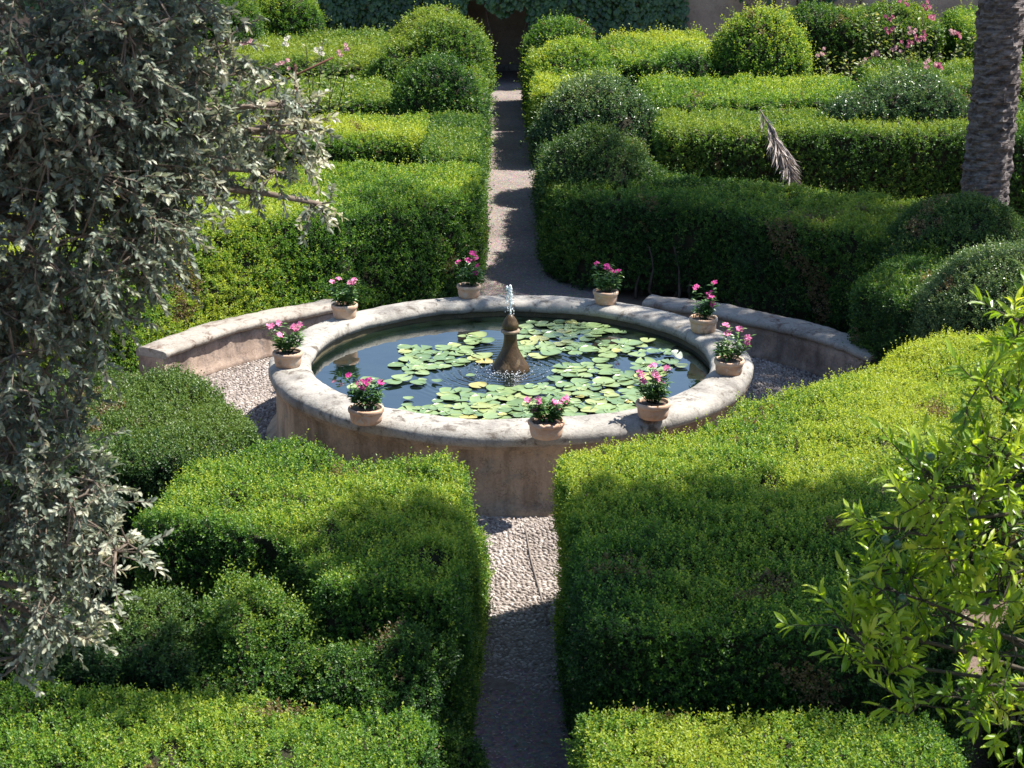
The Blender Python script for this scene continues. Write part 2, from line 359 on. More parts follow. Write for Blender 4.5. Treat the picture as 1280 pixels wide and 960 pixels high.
def foliage_mesh(name, prims, m, leaf, cover, seed, voxel=.07, smooth_it=4, amp=.05, base=.35, upw=.5, tall=.05, depth=.06, patch=.24, bare=None, holes=.15, k=6, fr=1.0, origin=None, gx=0.0, o3=0.0, gy=0.0, o4=0.0):
    V, T, Nn = shell(prims, voxel, smooth_it, amp, seed, fr)
    area1 = leaf * leaf * .3
    dens = cover / (area1 * k)
    P, N = sample(V, T, Nn, dens)
    if bare is not None:
        keep = rng.random(len(P)) < bare(P); P, N = P[keep], N[keep]
    hn = fnoise(P, 6.5, seed + 50)
    if holes > 0:
        keep = ~((hn < -1 + holes) & (rng.random(len(P)) < .8)); P, N, hn = P[keep], N[keep], hn[keep]
    n = len(P)
    dsh = unit(N * 1.0 + np.array([[0, 0, upw]]) + rng.normal(size=(n, 3)) * .33)
    lump = fnoise(P, 14.0, seed + 9) * .5 + fnoise(P, 30.0, seed + 19) * .3
    P = P + N * (lump * leaf * 1.7)[:, None] - N * (rng.random(n) ** 1.5 * depth)[:, None]
    SL = leaf * (1.6 + rng.random(n) * .9); tl = rng.random(n) < tall; SL = np.where(tl, SL * (1.7 + rng.random(n)), SL)
    pt = base + .30 * (N[:, 2] - .55) + (gx * (P[:, 0] - o3) if gx else 0) + (gy * (P[:, 1] - o4) if gy else 0) + patch * fnoise(P, 1.3, seed + 3) + .12 * rng.normal(size=n) + np.where(tl, .2, 0)  # leaf tint: yellower new growth on top, shaded side faces coloured darker
    ref = unit(np.cross(dsh, rng.normal(size=(n, 3)))); oth = np.cross(dsh, ref)
    Pl, Dl, Ll, Tl = [], [], [], []
    for j in range(k):
        t = (j + .6) / k; ang = j * 2.4 + rng.random(n) * .8
        out = ref * np.cos(ang)[:, None] + oth * np.sin(ang)[:, None]
        Pl.append(P + dsh * (SL * t - leaf * .6)[:, None])
        Dl.append(out * (1.3 - .6 * t) + dsh * (.25 + .6 * t) + rng.normal(size=(n, 3)) * .12)
        Ll.append(leaf * (.8 + .45 * rng.random(n)) * (1.05 - .25 * t)); Tl.append(pt + .28 * (t - .5) + .05 * rng.normal(size=n))
    Pl = np.concatenate(Pl); Dl = np.concatenate(Dl); Ll = np.concatenate(Ll); Tl = np.clip(np.concatenate(Tl), 0, 1)
    Tl = np.minimum(Tl, .9)
    bn = np.tile(fnoise(P, 2.6, seed + 71) + .5 * fnoise(P, 9.0, seed + 72), k)
    Tl = np.where((bn > 1.08) & (rng.random(len(Pl)) < .75), .94 + .06 * rng.random(len(Pl)), Tl)
    Tl = np.where(rng.random(len(Pl)) < .006, 1.0, Tl)
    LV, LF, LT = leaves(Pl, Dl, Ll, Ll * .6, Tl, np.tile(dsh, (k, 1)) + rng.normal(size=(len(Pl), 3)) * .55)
    core = V - Nn * (depth * .8 + .012)
    AV = np.concatenate([core, LV]); LF = LF + len(core)
    o = np.array(origin if origin is not None else (V[:, 0].mean(), V[:, 1].mean(), 0.0))
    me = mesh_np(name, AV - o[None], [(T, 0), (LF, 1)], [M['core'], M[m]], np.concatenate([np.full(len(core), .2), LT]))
    foliage_mesh.total += len(LF)
    return me, Vector(o)
foliage_mesh.total = 0
def hedge(name, label, cat, prims, m, leaf, cover, seed, group=None, **kw):
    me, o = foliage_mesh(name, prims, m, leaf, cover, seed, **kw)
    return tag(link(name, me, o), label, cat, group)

exec_order = []
# ================================================================== SETTING
def flat(name, rings_pts, z, m, th=None):
    bm = bmesh.new(); vs = [bm.verts.new((x, y, z)) for x, y in rings_pts]; bm.faces.new(vs)
    return tag(bm_obj(name, bm, m), kind='structure')
# ground sheet with gentle unevenness near the garden
bm = bmesh.new()
bmesh.ops.create_grid(bm, x_segments=90, y_segments=90, size=60)
for v in bm.verts:
    x, y, _ = v.co; v.co.x = math.copysign(abs(x / 60) ** 1.8 * 200, x); v.co.y = math.copysign(abs(y / 60) ** 1.8 * 200, y) + 2
    r = math.hypot(v.co.x, v.co.y)
    if 4.5 < r < 60 and abs(v.co.x) > .9: v.co.z = noise.noise(v.co * .8) * .03 - .02
    else: v.co.z = -.02
for f in bm.faces: f.smooth = True
tag(bm_obj('ground', bm, M['earth']), kind='structure')
# gravel path running away, and towards the viewer
def strip(name, x0, x1, y0, y1, z, m, seed):
    bm = bmesh.new(); n = int((y1 - y0) / .12); prev = None
    for i in range(n + 1):
        y = y0 + (y1 - y0) * i / n; row = []
        for j in range(9):
            u = j / 8; x = x0 + (x1 - x0) * u + (noise.noise(Vector((seed, y * 1.7, u))) * .05 if j in (0, 8) else 0)
            row.append(bm.verts.new((x, y, z + .010 * noise.noise(Vector((x * 4, y * 4, seed))) + .004 * noise.noise(Vector((x * 13, y * 13, seed))))))
        if prev:
            for j in range(8): bm.faces.new((prev[j], prev[j + 1], row[j + 1], row[j])).smooth = True
        prev = row
    return tag(bm_obj(name, bm, m), kind='structure')
strip('path', -.75, .85, 3.45, 19.7, .012, M['gravel'], 1)
strip('path', -.75, .95, -14, -3.75, .012, M['gravel'], 5)

# pebble mosaic
RO, RI, RT = 1.81, 1.50, .60
FX, FY = .0, .40
bm = bmesh.new()
lathe(bm, [(.9, .006), (1.7, .006), (2.4, .006), (3.2, .006), (3.75, .006)], 96)
# small apron on the near path
vs = [bm.verts.new(p) for p in ((-.6, -4.0, .011), (.85, -4.0, .011), (.85, -3.2, .011), (-.6, -3.2, .011))]; bm.faces.new(vs)
tag(bm_obj('paving_bed', bm, M['mortar']), kind='structure')
P = []
def want(x, y):
    r = math.hypot(x, y)
    if math.hypot(x - FX, y - FY) < RO - .04: return False
    if y < -1.5: return -.45 < x < .75 and r < 3.95 + .1 * math.sin(x * 9)
    return r < 3.16
# rows on rings: each pebble set on edge
r = 1.76
while r < 4.5:
    n = int(2 * math.pi * r / .032)
    ph = random.random()
    for i in range(n):
        a = 2 * math.pi * (i + ph) / n
        rr = r + random.gauss(0, .008); x, y = FX + rr * math.cos(a), FY + rr * math.sin(a)
        if y < -1.5 and abs(math.sin(a * 1) ) and not (-.5 < x < .8): continue
        if want(x, y): P.append((x, y, a + math.pi / 2 + .55 * math.sin(3 * a + r * 1.2) + random.gauss(0, .6)))
    r += .0195
P = np.array(P); n = len(P)
t8 = np.arange(7) * 2 * math.pi / 7
la = rng.uniform(.010, .021, n); wa = rng.uniform(.006, .011, n); ha = rng.uniform(.008, .016, n)
ca, sa = np.cos(P[:, 2]), np.sin(P[:, 2])
rings = []
for sc_, zz in ((1.0, 0.0), (.86, .62), (.45, .95)):
    lx = la[:, None] * np.cos(t8)[None] * sc_; ly = wa[:, None] * np.sin(t8)[None] * sc_
    rings.append(np.stack([P[:, :1] + lx * ca[:, None] - ly * sa[:, None], P[:, 1:2] + lx * sa[:, None] + ly * ca[:, None], np.broadcast_to((.006 + ha * zz)[:, None] + (np.sin(P[:, 0] * 7) * np.sin(P[:, 1] * 6) * .004)[:, None], lx.shape)], -1))
V = np.stack(rings, 1).reshape(-1, 3)
b = np.arange(n)[:, None, None] * 21; kk = np.arange(7)
q = np.stack([kk, (kk + 1) % 7, 7 + (kk + 1) % 7, 7 + kk], 1); q2 = q + 7
QF = np.concatenate([(b + q[None]).reshape(-1, 4), (b + q2[None]).reshape(-1, 4)])
CF = (np.arange(n)[:, None] * 21 + 14 + kk[None])
tn = np.clip(.5 + .22 * rng.normal(size=n) + .18 * fnoise(np.c_[P[:, :2], np.zeros(n)], 2.5, 4), 0, 1)
me = mesh_np('cobbles', V, [(QF, 0), (CF, 0)], [M['pebble']], np.repeat(tn, 21), True)
tag(link('cobbles', me), 'grey and tan pebbles set on edge in mortar around the fountain', 'cobbles', kind='stuff')
print('pebbles', n)

# curved setting line in the near path mosaic
bm = bmesh.new()
pts = [at(657, 662, .022), at(664, 700, .022), at(675, 740, .022), at(686, 780, .022)]
tube(bm, pts, [.007] * 4, 6)
tag(bm_obj('edging_line', bm, M['mortar']), 'thin pale mortar line crossing the pebble paving below the basin', 'edging')

# ================================================================== FOUNTAIN BASIN
fo = empty('fountain_basin', (FX, FY, 0), 'large round stone basin filled with water and lily pads, weathered pale rim', 'fountain')
def wob_stone(s, amp):
    def w(r, z, a):
        v = Vector((math.cos(a) * r, math.sin(a) * r, z + s))
        k = noise.noise(v * 2.2) * 1.0 + noise.noise(v * 7) * .6 + noise.noise(v * 19) * .35
        k2 = noise.noise(v * 2.0 + Vector((9, 9, 9))) + noise.noise(v * 9 + Vector((3, 1, 9))) * .5
        return k * amp, k2 * amp * .6
    return w
bm = bmesh.new()
prof = [(RO - .015, RT - .115), (RO + .0, RT - .108), (RO + .012, RT - .09), (RO + .012, RT - .05), (RO - .002, RT - .03), (RO - .03, RT - .010), (RO - .07, RT), (RO - .14, RT + .004), (RO - .2, RT + .004), (RO - .26, RT), (RI + .035, RT - .006), (RI + .012, RT - .02), (RI, RT - .045), (RI + .002, RT - .08), (RI + .03, RT - .082)]
lathe(bm, prof, 300, wob_stone(3, .015))
bm_obj('rim', bm, M['coping_stone'], fo)
bm = bmesh.new()
prof = [(RO + .05, -.02), (RO + .045, .03), (RO + .005, .06), (RO - .035, .10), (RO - .04, .25), (RO - .045, .38), (RO - .04, RT - .15), (RO - .012, RT - .13), (RO - .012, RT - .108)]
lathe(bm, prof, 200, wob_stone(8, .006))
bm_obj('outer_wall', bm, M['basin_wall'], fo)
bm = bmesh.new()
lathe(bm, [(RI + .03, RT - .08), (RI + .018, RT - .12), (RI + .03, RT - .2), (RI + .02, .1), (RI + .02, .05), (.2, .05), (.02, .05)], 160, wob_stone(14, .008))
bm_obj('inner_wall', bm, M['mossy_stone'], fo)
# water
WZ = .475
bm = bmesh.new()
nr = 40
lathe(bm, [(RI + .06 - (RI + .05) * i / nr, 0) for i in range(nr + 1)], 128, lambda r, z, a: (0, .0012 * math.sin(r * 60) * math.exp(-r * 2.5)))
w = bm_obj('water', bm, M['water'], None, (FX, FY, WZ)); tag(w, kind='structure')
# central spout
sp = at(638, 462, WZ); SX, SY = sp.x, sp.y + .02
so = empty('spout_pedestal', (SX, SY, .35), 'mossy brown stone spout pedestal standing in the middle of the water', 'fountain spout')
bm = bmesh.new()
prof = [(.12, .0), (.14, .10), (.144, .13), (.132, .16), (.106, .20), (.080, .245), (.060, .29), (.050, .34), (.048, .385), (.054, .415)]
lathe(bm, prof + [(.001, .415)], 48, wob_stone(21, .006)); bm_obj('pedestal', bm, M['spout_stone'], so)
bm = bmesh.new(); lathe(bm, [(.001, .405), (.06, .408), (.073, .418), (.073, .43), (.06, .438), (.001, .44)], 40, wob_stone(25, .002)); bm_obj('collar', bm, M['basin_wall'], so)
bm = bmesh.new(); lathe(bm, [(.001, .434), (.054, .436), (.064, .455), (.060, .482), (.046, .512), (.028, .538), (.014, .556), (.001, .56)], 36, wob_stone(29, .003)); bm_obj('bulb', bm, M['spout_stone'], so)
# jet
bm = bmesh.new(); z = 0
pts = [Vector((.003 * math.sin(i * 1.7), .003 * math.cos(i * 2.3), i * .0155)) for i in range(14)]
tube(bm, pts, [.0055 + .0015 * math.sin(i * 2.1) + .0004 * i for i in range(14)], 8)
for i in range(260):
    t = random.random(); up_ = random.random() < .55
    zz = random.uniform(.02, .22) if up_ else .20 * (1 - t * t)
    rad = abs(random.gauss(0, .004 + .03 * max(0, zz - .1))) if up_ else .006 + .03 * t
    a = random.random() * 6.28; s_ = random.uniform(.002, .0052) * (1 + 1.4 * max(0, zz - .12) / .1 * up_)
    mt = Matrix.Translation((rad * math.cos(a) - .010 * t * (not up_), rad * math.sin(a), zz)) @ Matrix.Diagonal((1, 1, random.uniform(1, 2.2), 1))
    bmesh.ops.create_icosphere(bm, subdivisions=1, radius=s_, matrix=mt)
tag(bm_obj('water_jet', bm, M['splash'], None, (SX, SY, .35 + .555)), 'short white jet of water rising from the central spout', 'water jet')
bm = bmesh.new()
for i in range(260):
    rr = .13 + abs(random.gauss(0, .10)); a = random.gauss(-2.0, 1.1); zz = WZ + abs(random.gauss(.0, .012)) + .002
    bmesh.ops.create_icosphere(bm, subdivisions=1, radius=random.uniform(.0015, .0042), matrix=Matrix.Translation((SX + rr * math.cos(a), SY + rr * math.sin(a), zz)))
tag(bm_obj('splash_drops', bm, M['splash']), 'small bright splash drops on the water round the spout', 'splash drops', kind='stuff')

# lily pads
def pad_mesh(seed):
    random.seed(seed); bm = bmesh.new(); n = 26; notch = .22 + random.random() * .12
    c = bm.verts.new((0, 0, .0)); rings = []
    for rr in (.5, .88, 1.0):
        ring = []
        for i in range(n):
            a = notch / 2 + (2 * math.pi - notch) * i / (n - 1)
            e = 1 + .035 * math.sin(3 * a + seed) + .02 * math.sin(7 * a + seed * 2)
            z = .0 if rr < .6 else (.018 * (1 + math.sin(2 * a + seed)) if rr < .95 else .07 * (1 + .9 * math.sin(2 * a + seed)))
            ring.append(bm.verts.new((rr * e * math.cos(a), rr * e * math.sin(a), z)))
        rings.append(ring)
    for i in range(n - 1):
        bm.faces.new((c, rings[0][i], rings[0][i + 1]))
        for r0, r1 in zip(rings, rings[1:]): bm.faces.new((r0[i], r1[i], r1[i + 1], r0[i + 1]))
    for f in bm.faces: f.smooth = True
    me = bpy.data.meshes.new('lily_pad'); bm.to_mesh(me); bm.free(); me.materials.append(M['pad'])
    return me
pads = [pad_mesh(s) for s in range(6)]
random.seed(11)
zones = [((560, 446), (52, 15), 27), ((520, 462), (28, 10), 6), ((515, 440), (18, 7), 3), ((690, 420), (52, 20), 38), ((745, 410), (50, 9), 12), ((660, 440), (24, 8), 5), ((605, 497), (60, 18), 24), ((550, 516), (58, 14), 20), ((660, 515), (80, 18), 34),
         ((745, 490), (70, 24), 36), ((735, 465), (42, 8), 7), ((785, 440), (48, 10), 9), ((800, 470), (34, 16), 10), ((770, 508), (44, 12), 9), ((505, 498), (8, 3), 1), ((852, 462), (12, 5), 1), ((545, 475), (50, 10), 4), ((620, 520), (110, 14), 22), ((800, 450), (50, 24), 12), ((700, 490), (60, 10), 8), ((585, 425), (30, 8), 5), ((725, 440), (60, 12), 6), ((480, 485), (40, 24), 6), ((570, 430), (70, 12), 8), ((830, 480), (34, 16), 6), ((640, 495), (190, 34), 30)]
placed = []
for (cx, cy), (rx, ry), cnt in zones:
    got = 0; tries = 0
    while got < cnt and tries < 1500:
        tries += 1
        u, v = random.uniform(-1, 1), random.uniform(-1, 1)
        if u * u + v * v > 1: continue
        p = at(cx + u * rx, cy + v * ry, WZ); s = random.choice((random.uniform(.05, .088), random.uniform(.032, .085)))
        if math.hypot(p.x - FX, p.y - FY) > RI - s - .01 or math.hypot(p.x - SX, p.y - SY) < .17 + s: continue
        if any(math.hypot(p.x - q[0], p.y - q[1]) < .64 * (s + q[2]) for q in placed): continue
        placed.append((p.x, p.y, s)); got += 1
placed = placed[:300]
for i, (x, y, s) in enumerate(placed):
    o = bpy.data.objects.new('lily_pad', pads[i % 6]); col.objects.link(o)
    o.location = (x, y, WZ + .0035 + i * .00005); o.scale = (s, s, s); o.rotation_euler = (random.gauss(0, .02), random.gauss(0, .02), random.random() * 6.28)
    tag(o, 'round green lily pad floating on the water of the basin', 'lily pad', 'lily pads on the pool')
print('pads', len(placed))
m, nt, out = mat('pale_pad'); bsdf(nt, out, (.50, .55, .42), .3, None, .6); M['palepad'] = m  # pad coloured pale to look lit on its upturned face
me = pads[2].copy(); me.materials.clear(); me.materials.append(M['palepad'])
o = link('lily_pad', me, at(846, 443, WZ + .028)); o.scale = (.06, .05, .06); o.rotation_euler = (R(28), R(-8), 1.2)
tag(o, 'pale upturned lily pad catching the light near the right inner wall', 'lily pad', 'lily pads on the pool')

# ================================================================== CURVED BENCHES
def bench(label, a0, a1, label_top=None):
    e = empty('curved_bench', (3.3 * math.cos(R((a0 + a1) / 2)), 3.3 * math.sin(R((a0 + a1) / 2)), 0), label, 'bench', 'curved masonry benches round the fountain')
    ox, oy = e.location.x, e.location.y
    def sweep(prof, name, m, s, amp):
        bm = bmesh.new(); n = 110; prev = None
        for i in range(n + 1):
            a = R(a0 + (a1 - a0) * i / n); row = []
            for r, z in prof:
                v = Vector((r * math.cos(a), r * math.sin(a), z + s)); k = (noise.noise(v * 2) + .6 * noise.noise(v * 8) + .35 * noise.noise(v * 20)) * amp
                row.append(bm.verts.new(((r + k * 1.3) * math.cos(a) - ox, (r + k * 1.3) * math.sin(a) - oy, z + k)))
            if prev:
                for j in range(len(prof) - 1): bm.faces.new((prev[j], prev[j + 1], row[j + 1], row[j])).smooth = True
            else: first = row
            prev = row
        bm.faces.new(first[::-1]); bm.faces.new(prev)
        bmesh.ops.recalc_face_normals(bm, faces=bm.faces[:])
        bm_obj(name, bm, m, e)
    sweep([(3.12, .278), (3.095, .285), (3.085, .308), (3.09, .33), (3.12, .345), (3.2, .352), (3.30, .352), (3.36, .345), (3.38, .32), (3.38, .27)], 'seat', M['bench_top'], 1 + a0, .010)
    sweep([(3.10, -.02), (3.08, .02), (3.10, .05), (3.115, .1), (3.12, .2), (3.12, .283), (3.36, .283), (3.36, -.02)], 'base_wall', M['bench_side'], 5 + a0, .008)
bench('pale sunlit curved stone bench under the bright left hedge', 115.5, 154)
bench('grey shaded curved stone bench under the dark right hedge', 22, 67.5)

# ================================================================== POTS
FLV = []
def flower_bm(bm, c, nrm, r, n=5):
    nrm = nrm.normalized(); a = nrm.orthogonal().normalized(); b = nrm.cross(a); ph = random.random() * 6
    cv = bm.verts.new(c - nrm * r * .1)
    for i in range(n):
        t = ph + 2 * math.pi * i / n; w = .52
        d = a * math.cos(t) + b * math.sin(t); d1 = a * math.cos(t - w) + b * math.sin(t - w); d2 = a * math.cos(t + w) + b * math.sin(t + w)
        v1 = bm.verts.new(c + d1 * r * .8 + nrm * r * .12); v2 = bm.verts.new(c + d * r * 1.02 + nrm * r * random.uniform(-.1, .15)); v3 = bm.verts.new(c + d2 * r * .8 + nrm * r * .02)
        bm.faces.new((cv, v1, v2)); bm.faces.new((cv, v2, v3))
POTS = [  # px, py (base centre), label, stem tips (dx,dz in cm-ish), petal, height, pot radius
 (586, 371, 'terracotta pot of bright pink flowers on the back rim, left of the jet', [(-9, 17), (-1, 17), (4, 24), (8, 14), (7, 8), (5, 19)], 'magenta_petal', 1.0, .095),
 (757, 379, 'terracotta pot of magenta flowers at the back of the rim, right of the jet', [(-8, 20), (1, 17), (3, 15), (10, 14), (1, 19)], 'magenta_petal', 1.0, .100),
 (879, 414, 'pale terracotta pot with tall dark leaves and magenta flowers, before the shaded bench', [(-7, 19), (7, 24), (5, 13), (8, 8), (4, 15)], 'magenta_petal', 1.1, .106),
 (911, 466, 'terracotta pot with pale streaky leaves and red-pink flowers at the right end of the rim', [(-3, 22), (-3, 17), (8, 18), (12, 14), (11, 9)], 'pink_petal', 1.0, .105),
 (816, 521, 'terracotta pot with tall pink flowers beside the bright yellow-green hedge', [(-10, 15), (-1, 20), (0, 15), (2, 12), (10, 16), (6, 7), (-8, 10)], 'pink_petal', 1.15, .113),
 (683, 545, 'terracotta pot with a broken rim and small pink flowers, nearest the near path', [(-12, 12), (-6, 15), (-5, 12), (-8, 4), (6, 9), (12, 15), (7, 4), (11, 12)], 'pink_petal', .9, .115),
 (458, 527, 'terracotta pot with dark leaves and deep purple-pink flowers on the near left rim', [(-11, 20), (-4, 13), (0, 16), (3, 15), (10, 13), (-1, 12)], 'magenta_petal', 1.0, .115),
 (360, 457, 'terracotta pot with spreading pale pink flowers at the left end of the rim', [(-12, 17), (-6, 18), (6, 18), (10, 17), (-3, 11), (8, 15)], 'pink_petal', 1.0, .105),
 (431, 397, 'terracotta pot with pale pink flowers before the end of the sunlit bench', [(-11, 14), (-5, 18), (8, 16), (10, 20), (6, 15)], 'pink_petal', 1.0, .100)]
for pi, (px, py, label, tips, pet, hs, pr) in enumerate(POTS):
    random.seed(100 + pi); c = at(px, py, RT + .004)
    e = empty('potted_flower', c, label, 'flower pot', 'pots of pink flowers on the fountain rim', random.random() * .3 - .15)
    wb = lambda r, z, a: ((noise.noise(Vector((math.cos(a) * 2, math.sin(a) * 2, z * 9 + pi * 3.3))) * .0035), (noise.noise(Vector((math.cos(a) * 3, math.sin(a) * 3, pi * 3.3))) * .004 if z > .1 else 0))
    if pi == 5: wb = lambda r, z, a: (noise.noise(Vector((math.cos(a) * 2, math.sin(a) * 2, z * 9))) * .004, (abs(noise.noise(Vector((math.cos(a) * 6, math.sin(a) * 6, 2)))) * -.022 if z > .09 else 0))
    bm = bmesh.new(); k = pr / .105
    hz = .90 + .1 * (pi % 3) / 2
    lathe(bm, [(r * k, z * hz) for r, z in [(.001, .0), (.086, .0), (.092, .005), (.098, .03), (.102, .078), (.101, .084), (.001, .084)]], 44, wb); po = bm_obj('pot', bm, M['terracotta'], e)
    bm = bmesh.new()
    lathe(bm, [(r * k, z * hz) for r, z in [(.100, .078), (.108, .082), (.112, .090), (.112, .108), (.108, .115), (.099, .116), (.094, .109), (.092, .082)]], 44, wb); bm_obj('rim', bm, M['terracotta'], po)
    bm = bmesh.new(); lathe(bm, [(.093 * k, .092), (.05 * k, .099), (.001, .101)], 20, wob_stone(pi, .006)); bm_obj('soil', bm, M['soil'], e)
    # stems + leaves
    bm = bmesh.new(); Pl, Dl, Ul = [], [], []
    alltips = [(dx * .0095, (dz + 4) * .0098 * hs) for dx, dz in tips] + [(random.uniform(-.09, .09), random.uniform(.07, .14) * hs) for _ in range(13)]
    flowers = []
    for ti, (dx, dz) in enumerate(alltips):
        tip = Vector((dx, random.uniform(-.06, .06) if ti >= len(tips) else random.uniform(-.07, .03), .10 + dz)); b0 = Vector((dx * .25, random.uniform(-.03, .03), .09))
        ptsl = [b0.lerp(tip, s) + Vector((dx * .25 * math.sin(s * 3.14), 0, .01 * math.sin(s * 3.14))) for s in (0, .25, .5, .75, 1)]
        tube(bm, ptsl, [.0028, .0025, .002, .0018, .0015], 5)
        for s in np.linspace(.25, 1.0, 8):
            for sg in range(2):
                i = min(int(s * 4), 3); f = s * 4 - i; p = ptsl[i].lerp(ptsl[i + 1], f)
                a = random.random() * 6.28; d = Vector((math.cos(a), math.sin(a), random.uniform(-.1, .7)))
                Pl.append(p); Dl.append(d)
        if ti < len(tips): flowers.append(tip)
    bm_obj('stem', bm, M['flowerleaf'], e)
    Pl = np.array(Pl); Dl = np.array(Dl); n = len(Pl)
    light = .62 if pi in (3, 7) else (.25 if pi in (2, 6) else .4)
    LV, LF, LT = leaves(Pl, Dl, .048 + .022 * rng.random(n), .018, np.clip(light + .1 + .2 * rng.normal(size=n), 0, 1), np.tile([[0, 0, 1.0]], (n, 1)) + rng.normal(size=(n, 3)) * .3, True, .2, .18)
    link('foliage', mesh_np('foliage', LV, [(LF, 0)], [M['flowerleaf']], LT), (0, 0, 0), e)
    for tip in flowers:
        bm = bmesh.new()
        for q in range(3 if pi in (3, 4, 5, 7) else 2):
            nr_ = Vector((random.uniform(-.6, .6), random.uniform(-1, -.1), random.uniform(.4, 1)))
            flower_bm(bm, tip + Vector((random.uniform(-.014, .014), random.uniform(-.014, .01), random.uniform(-.004, .016))), nr_, random.uniform(.021, .028))
        bm_obj('flower', bm, M[pet], e)

# ================================================================== HEDGES
LN, LM, LFr = .0175, .026, .038       # leaf lengths near / middle / far
X0, X1 = -.24, .38                    # path edges
# --- left, behind the bench
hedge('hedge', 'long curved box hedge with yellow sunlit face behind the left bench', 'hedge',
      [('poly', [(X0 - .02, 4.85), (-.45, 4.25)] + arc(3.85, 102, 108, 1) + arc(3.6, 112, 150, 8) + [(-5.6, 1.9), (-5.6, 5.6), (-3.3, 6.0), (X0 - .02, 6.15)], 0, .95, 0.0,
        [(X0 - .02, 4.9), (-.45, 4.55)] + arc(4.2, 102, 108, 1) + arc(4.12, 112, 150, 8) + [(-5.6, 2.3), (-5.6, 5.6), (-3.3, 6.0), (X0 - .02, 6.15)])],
      'box', LM, 2.6, 1, base=.42, amp=.05, gx=-.16, o3=-1.6)  # tint slope paints the sunlit left yellower, the shaded right deeper green
hedge('hedge', 'bright yellow-green hedge with flat top in the second row on the left', 'hedge',
      [('poly', [(-4.6, 7.45), (-.85, 7.6), (-.8, 9.2), (-4.6, 9.2)], 0, .96)], 'box', LM * 1.1, 2.4, 2, base=.60, amp=.03, voxel=.09)
hedge('hedge', 'low green clipped hedge block beside the path, joined to the yellow hedge', 'hedge',
      [('poly', [(-.86, 6.4), (X0 - .03, 6.3), (X0 - .03, 9.0), (-.84, 9.2)], 0, .98)], 'green', LM * 1.1, 2.4, 3, base=.42, amp=.03)
hedge('hedge', 'flat green hedge behind the yellow hedge, below the rose branches', 'hedge',
      [('poly', [(-4.2, 9.7), (-1.35, 9.9), (-1.5, 11.6), (-4.2, 11.6)], 0, 1.02)], 'green', LFr, 2.2, 4, base=.58, amp=.03, voxel=.1)
hedge('hedge', 'tall narrow hedge wall lining the far left edge of the path', 'hedge',
      [('poly', [(-.95, 9.4), (X0, 9.2), (X0 - .03, 16.0), (-1.2, 16.0)], 0, 1.12)], 'green', LFr, 2.2, 5, base=.55, amp=.035, voxel=.1)
hedge('topiary_dome', 'small round topiary with brown patches beside the far path, left', 'topiary',
      [('ball', (-.80, 9.75, 1.0), (.52, .52, .55))], 'green', LFr * .9, 2.3, 6, base=.36, amp=.06, tall=.08, voxel=.07)
hedge('topiary_dome', 'largest smooth topiary mound beside the far path, left', 'topiary',
      [('ball', (-.78, 12.5, .95), (.62, .75, .82)), ('ball', (-1.3, 12.3, .75), (.55, .7, .72)), ('ball', (-1.0, 13.4, 1.0), (.62, .6, .78))], 'green', LFr, 2.3, 7, base=.6, amp=.05, voxel=.1)
hedge('hedge', 'wide flat green hedge below the ivy at the far left', 'hedge',
      [('poly', [(-4.4, 13.0), (-1.6, 13.2), (-1.7, 16.6), (-4.6, 16.6)], 0, 1.05)], 'green', LFr, 2.0, 8, base=.62, amp=.05, voxel=.12)
hedge('topiary_dome', 'light green round bush at the far left, in front of the garden wall', 'topiary',
      [('ball', (-3.4, 16.6, 1.0), (.62, .6, .78))], 'box', LFr, 2.2, 9, base=.48, amp=.06, voxel=.1)
hedge('topiary_dome', 'darker round bush left of the light green one, partly behind silver leaves', 'topiary',
      [('ball', (-4.35, 15.6, .95), (.75, .7, .9)), ('ball', (-5.3, 14.5, .95), (.8, .8, .9))], 'green', LFr, 2.2, 10, base=.4, amp=.08, voxel=.1)
hedge('hedge', 'shaded rough hedge at the left edge behind the silver shrub', 'hedge',
      [('poly', [(-8, 9.0), (-4.9, 9.4), (-5.1, 13.4), (-8, 13.4)], 0, 1.2)], 'green', LFr * 1.2, 1.8, 11, base=.45, amp=.08, voxel=.14)
# --- right, far to near
hedge('topiary_dome', 'farthest small round topiary right of the path, before the ivy', 'topiary',
      [('ball', (.88, 15.3, .90), (.53, .55, .55))], 'box', LFr, 2.3, 20, base=.44, amp=.05, voxel=.08)
hedge('topiary_dome', 'yellowish rounded topiary right of the path, behind the bluish bush', 'topiary',
      [('ball', (.95, 12.8, .88), (.62, .7, .50)), ('poly', [(.42, 10.8), (1.6, 10.8), (1.5, 13.6), (.42, 13.6)], 0, 1.0)], 'box', LFr, 2.3, 21, base=.45, amp=.04, voxel=.09)
hedge('hedge', 'green hedge wall lining the far right edge of the path', 'hedge',
      [('poly', [(X1, 13.7), (1.45, 13.7), (1.4, 16.4), (X1, 16.4)], 0, 1.0)], 'green', LFr, 2.0, 22, base=.45, amp=.04, voxel=.1)
hedge('round_bush', 'loose blue-green round bush standing right beside the path', 'bush',
      [('ball', (1.06, 9.0, .72), (.72, .68, .70)), ('ball', (1.4, 8.9, .65), (.5, .55, .6))], 'blue', LM * 1.3, 2.2, 23, base=.42, amp=.09, tall=.16, upw=.8, voxel=.08)
hedge('round_bush', 'dark conical bush in front of the blue-green one, right of the path', 'bush',
      [('ball', (.90, 5.5, .80), (.58, .66, .64)), ('ball', (1.15, 5.6, .55), (.42, .6, .5)), ('poly', [(X1 + .04, 5.6), (1.5, 5.9), (1.6, 8.4), (X1 + .0, 8.4)], 0, .82)], 'dark', LM * 1.1, 2.4, 24, base=.5, amp=.08, tall=.14, upw=.8)
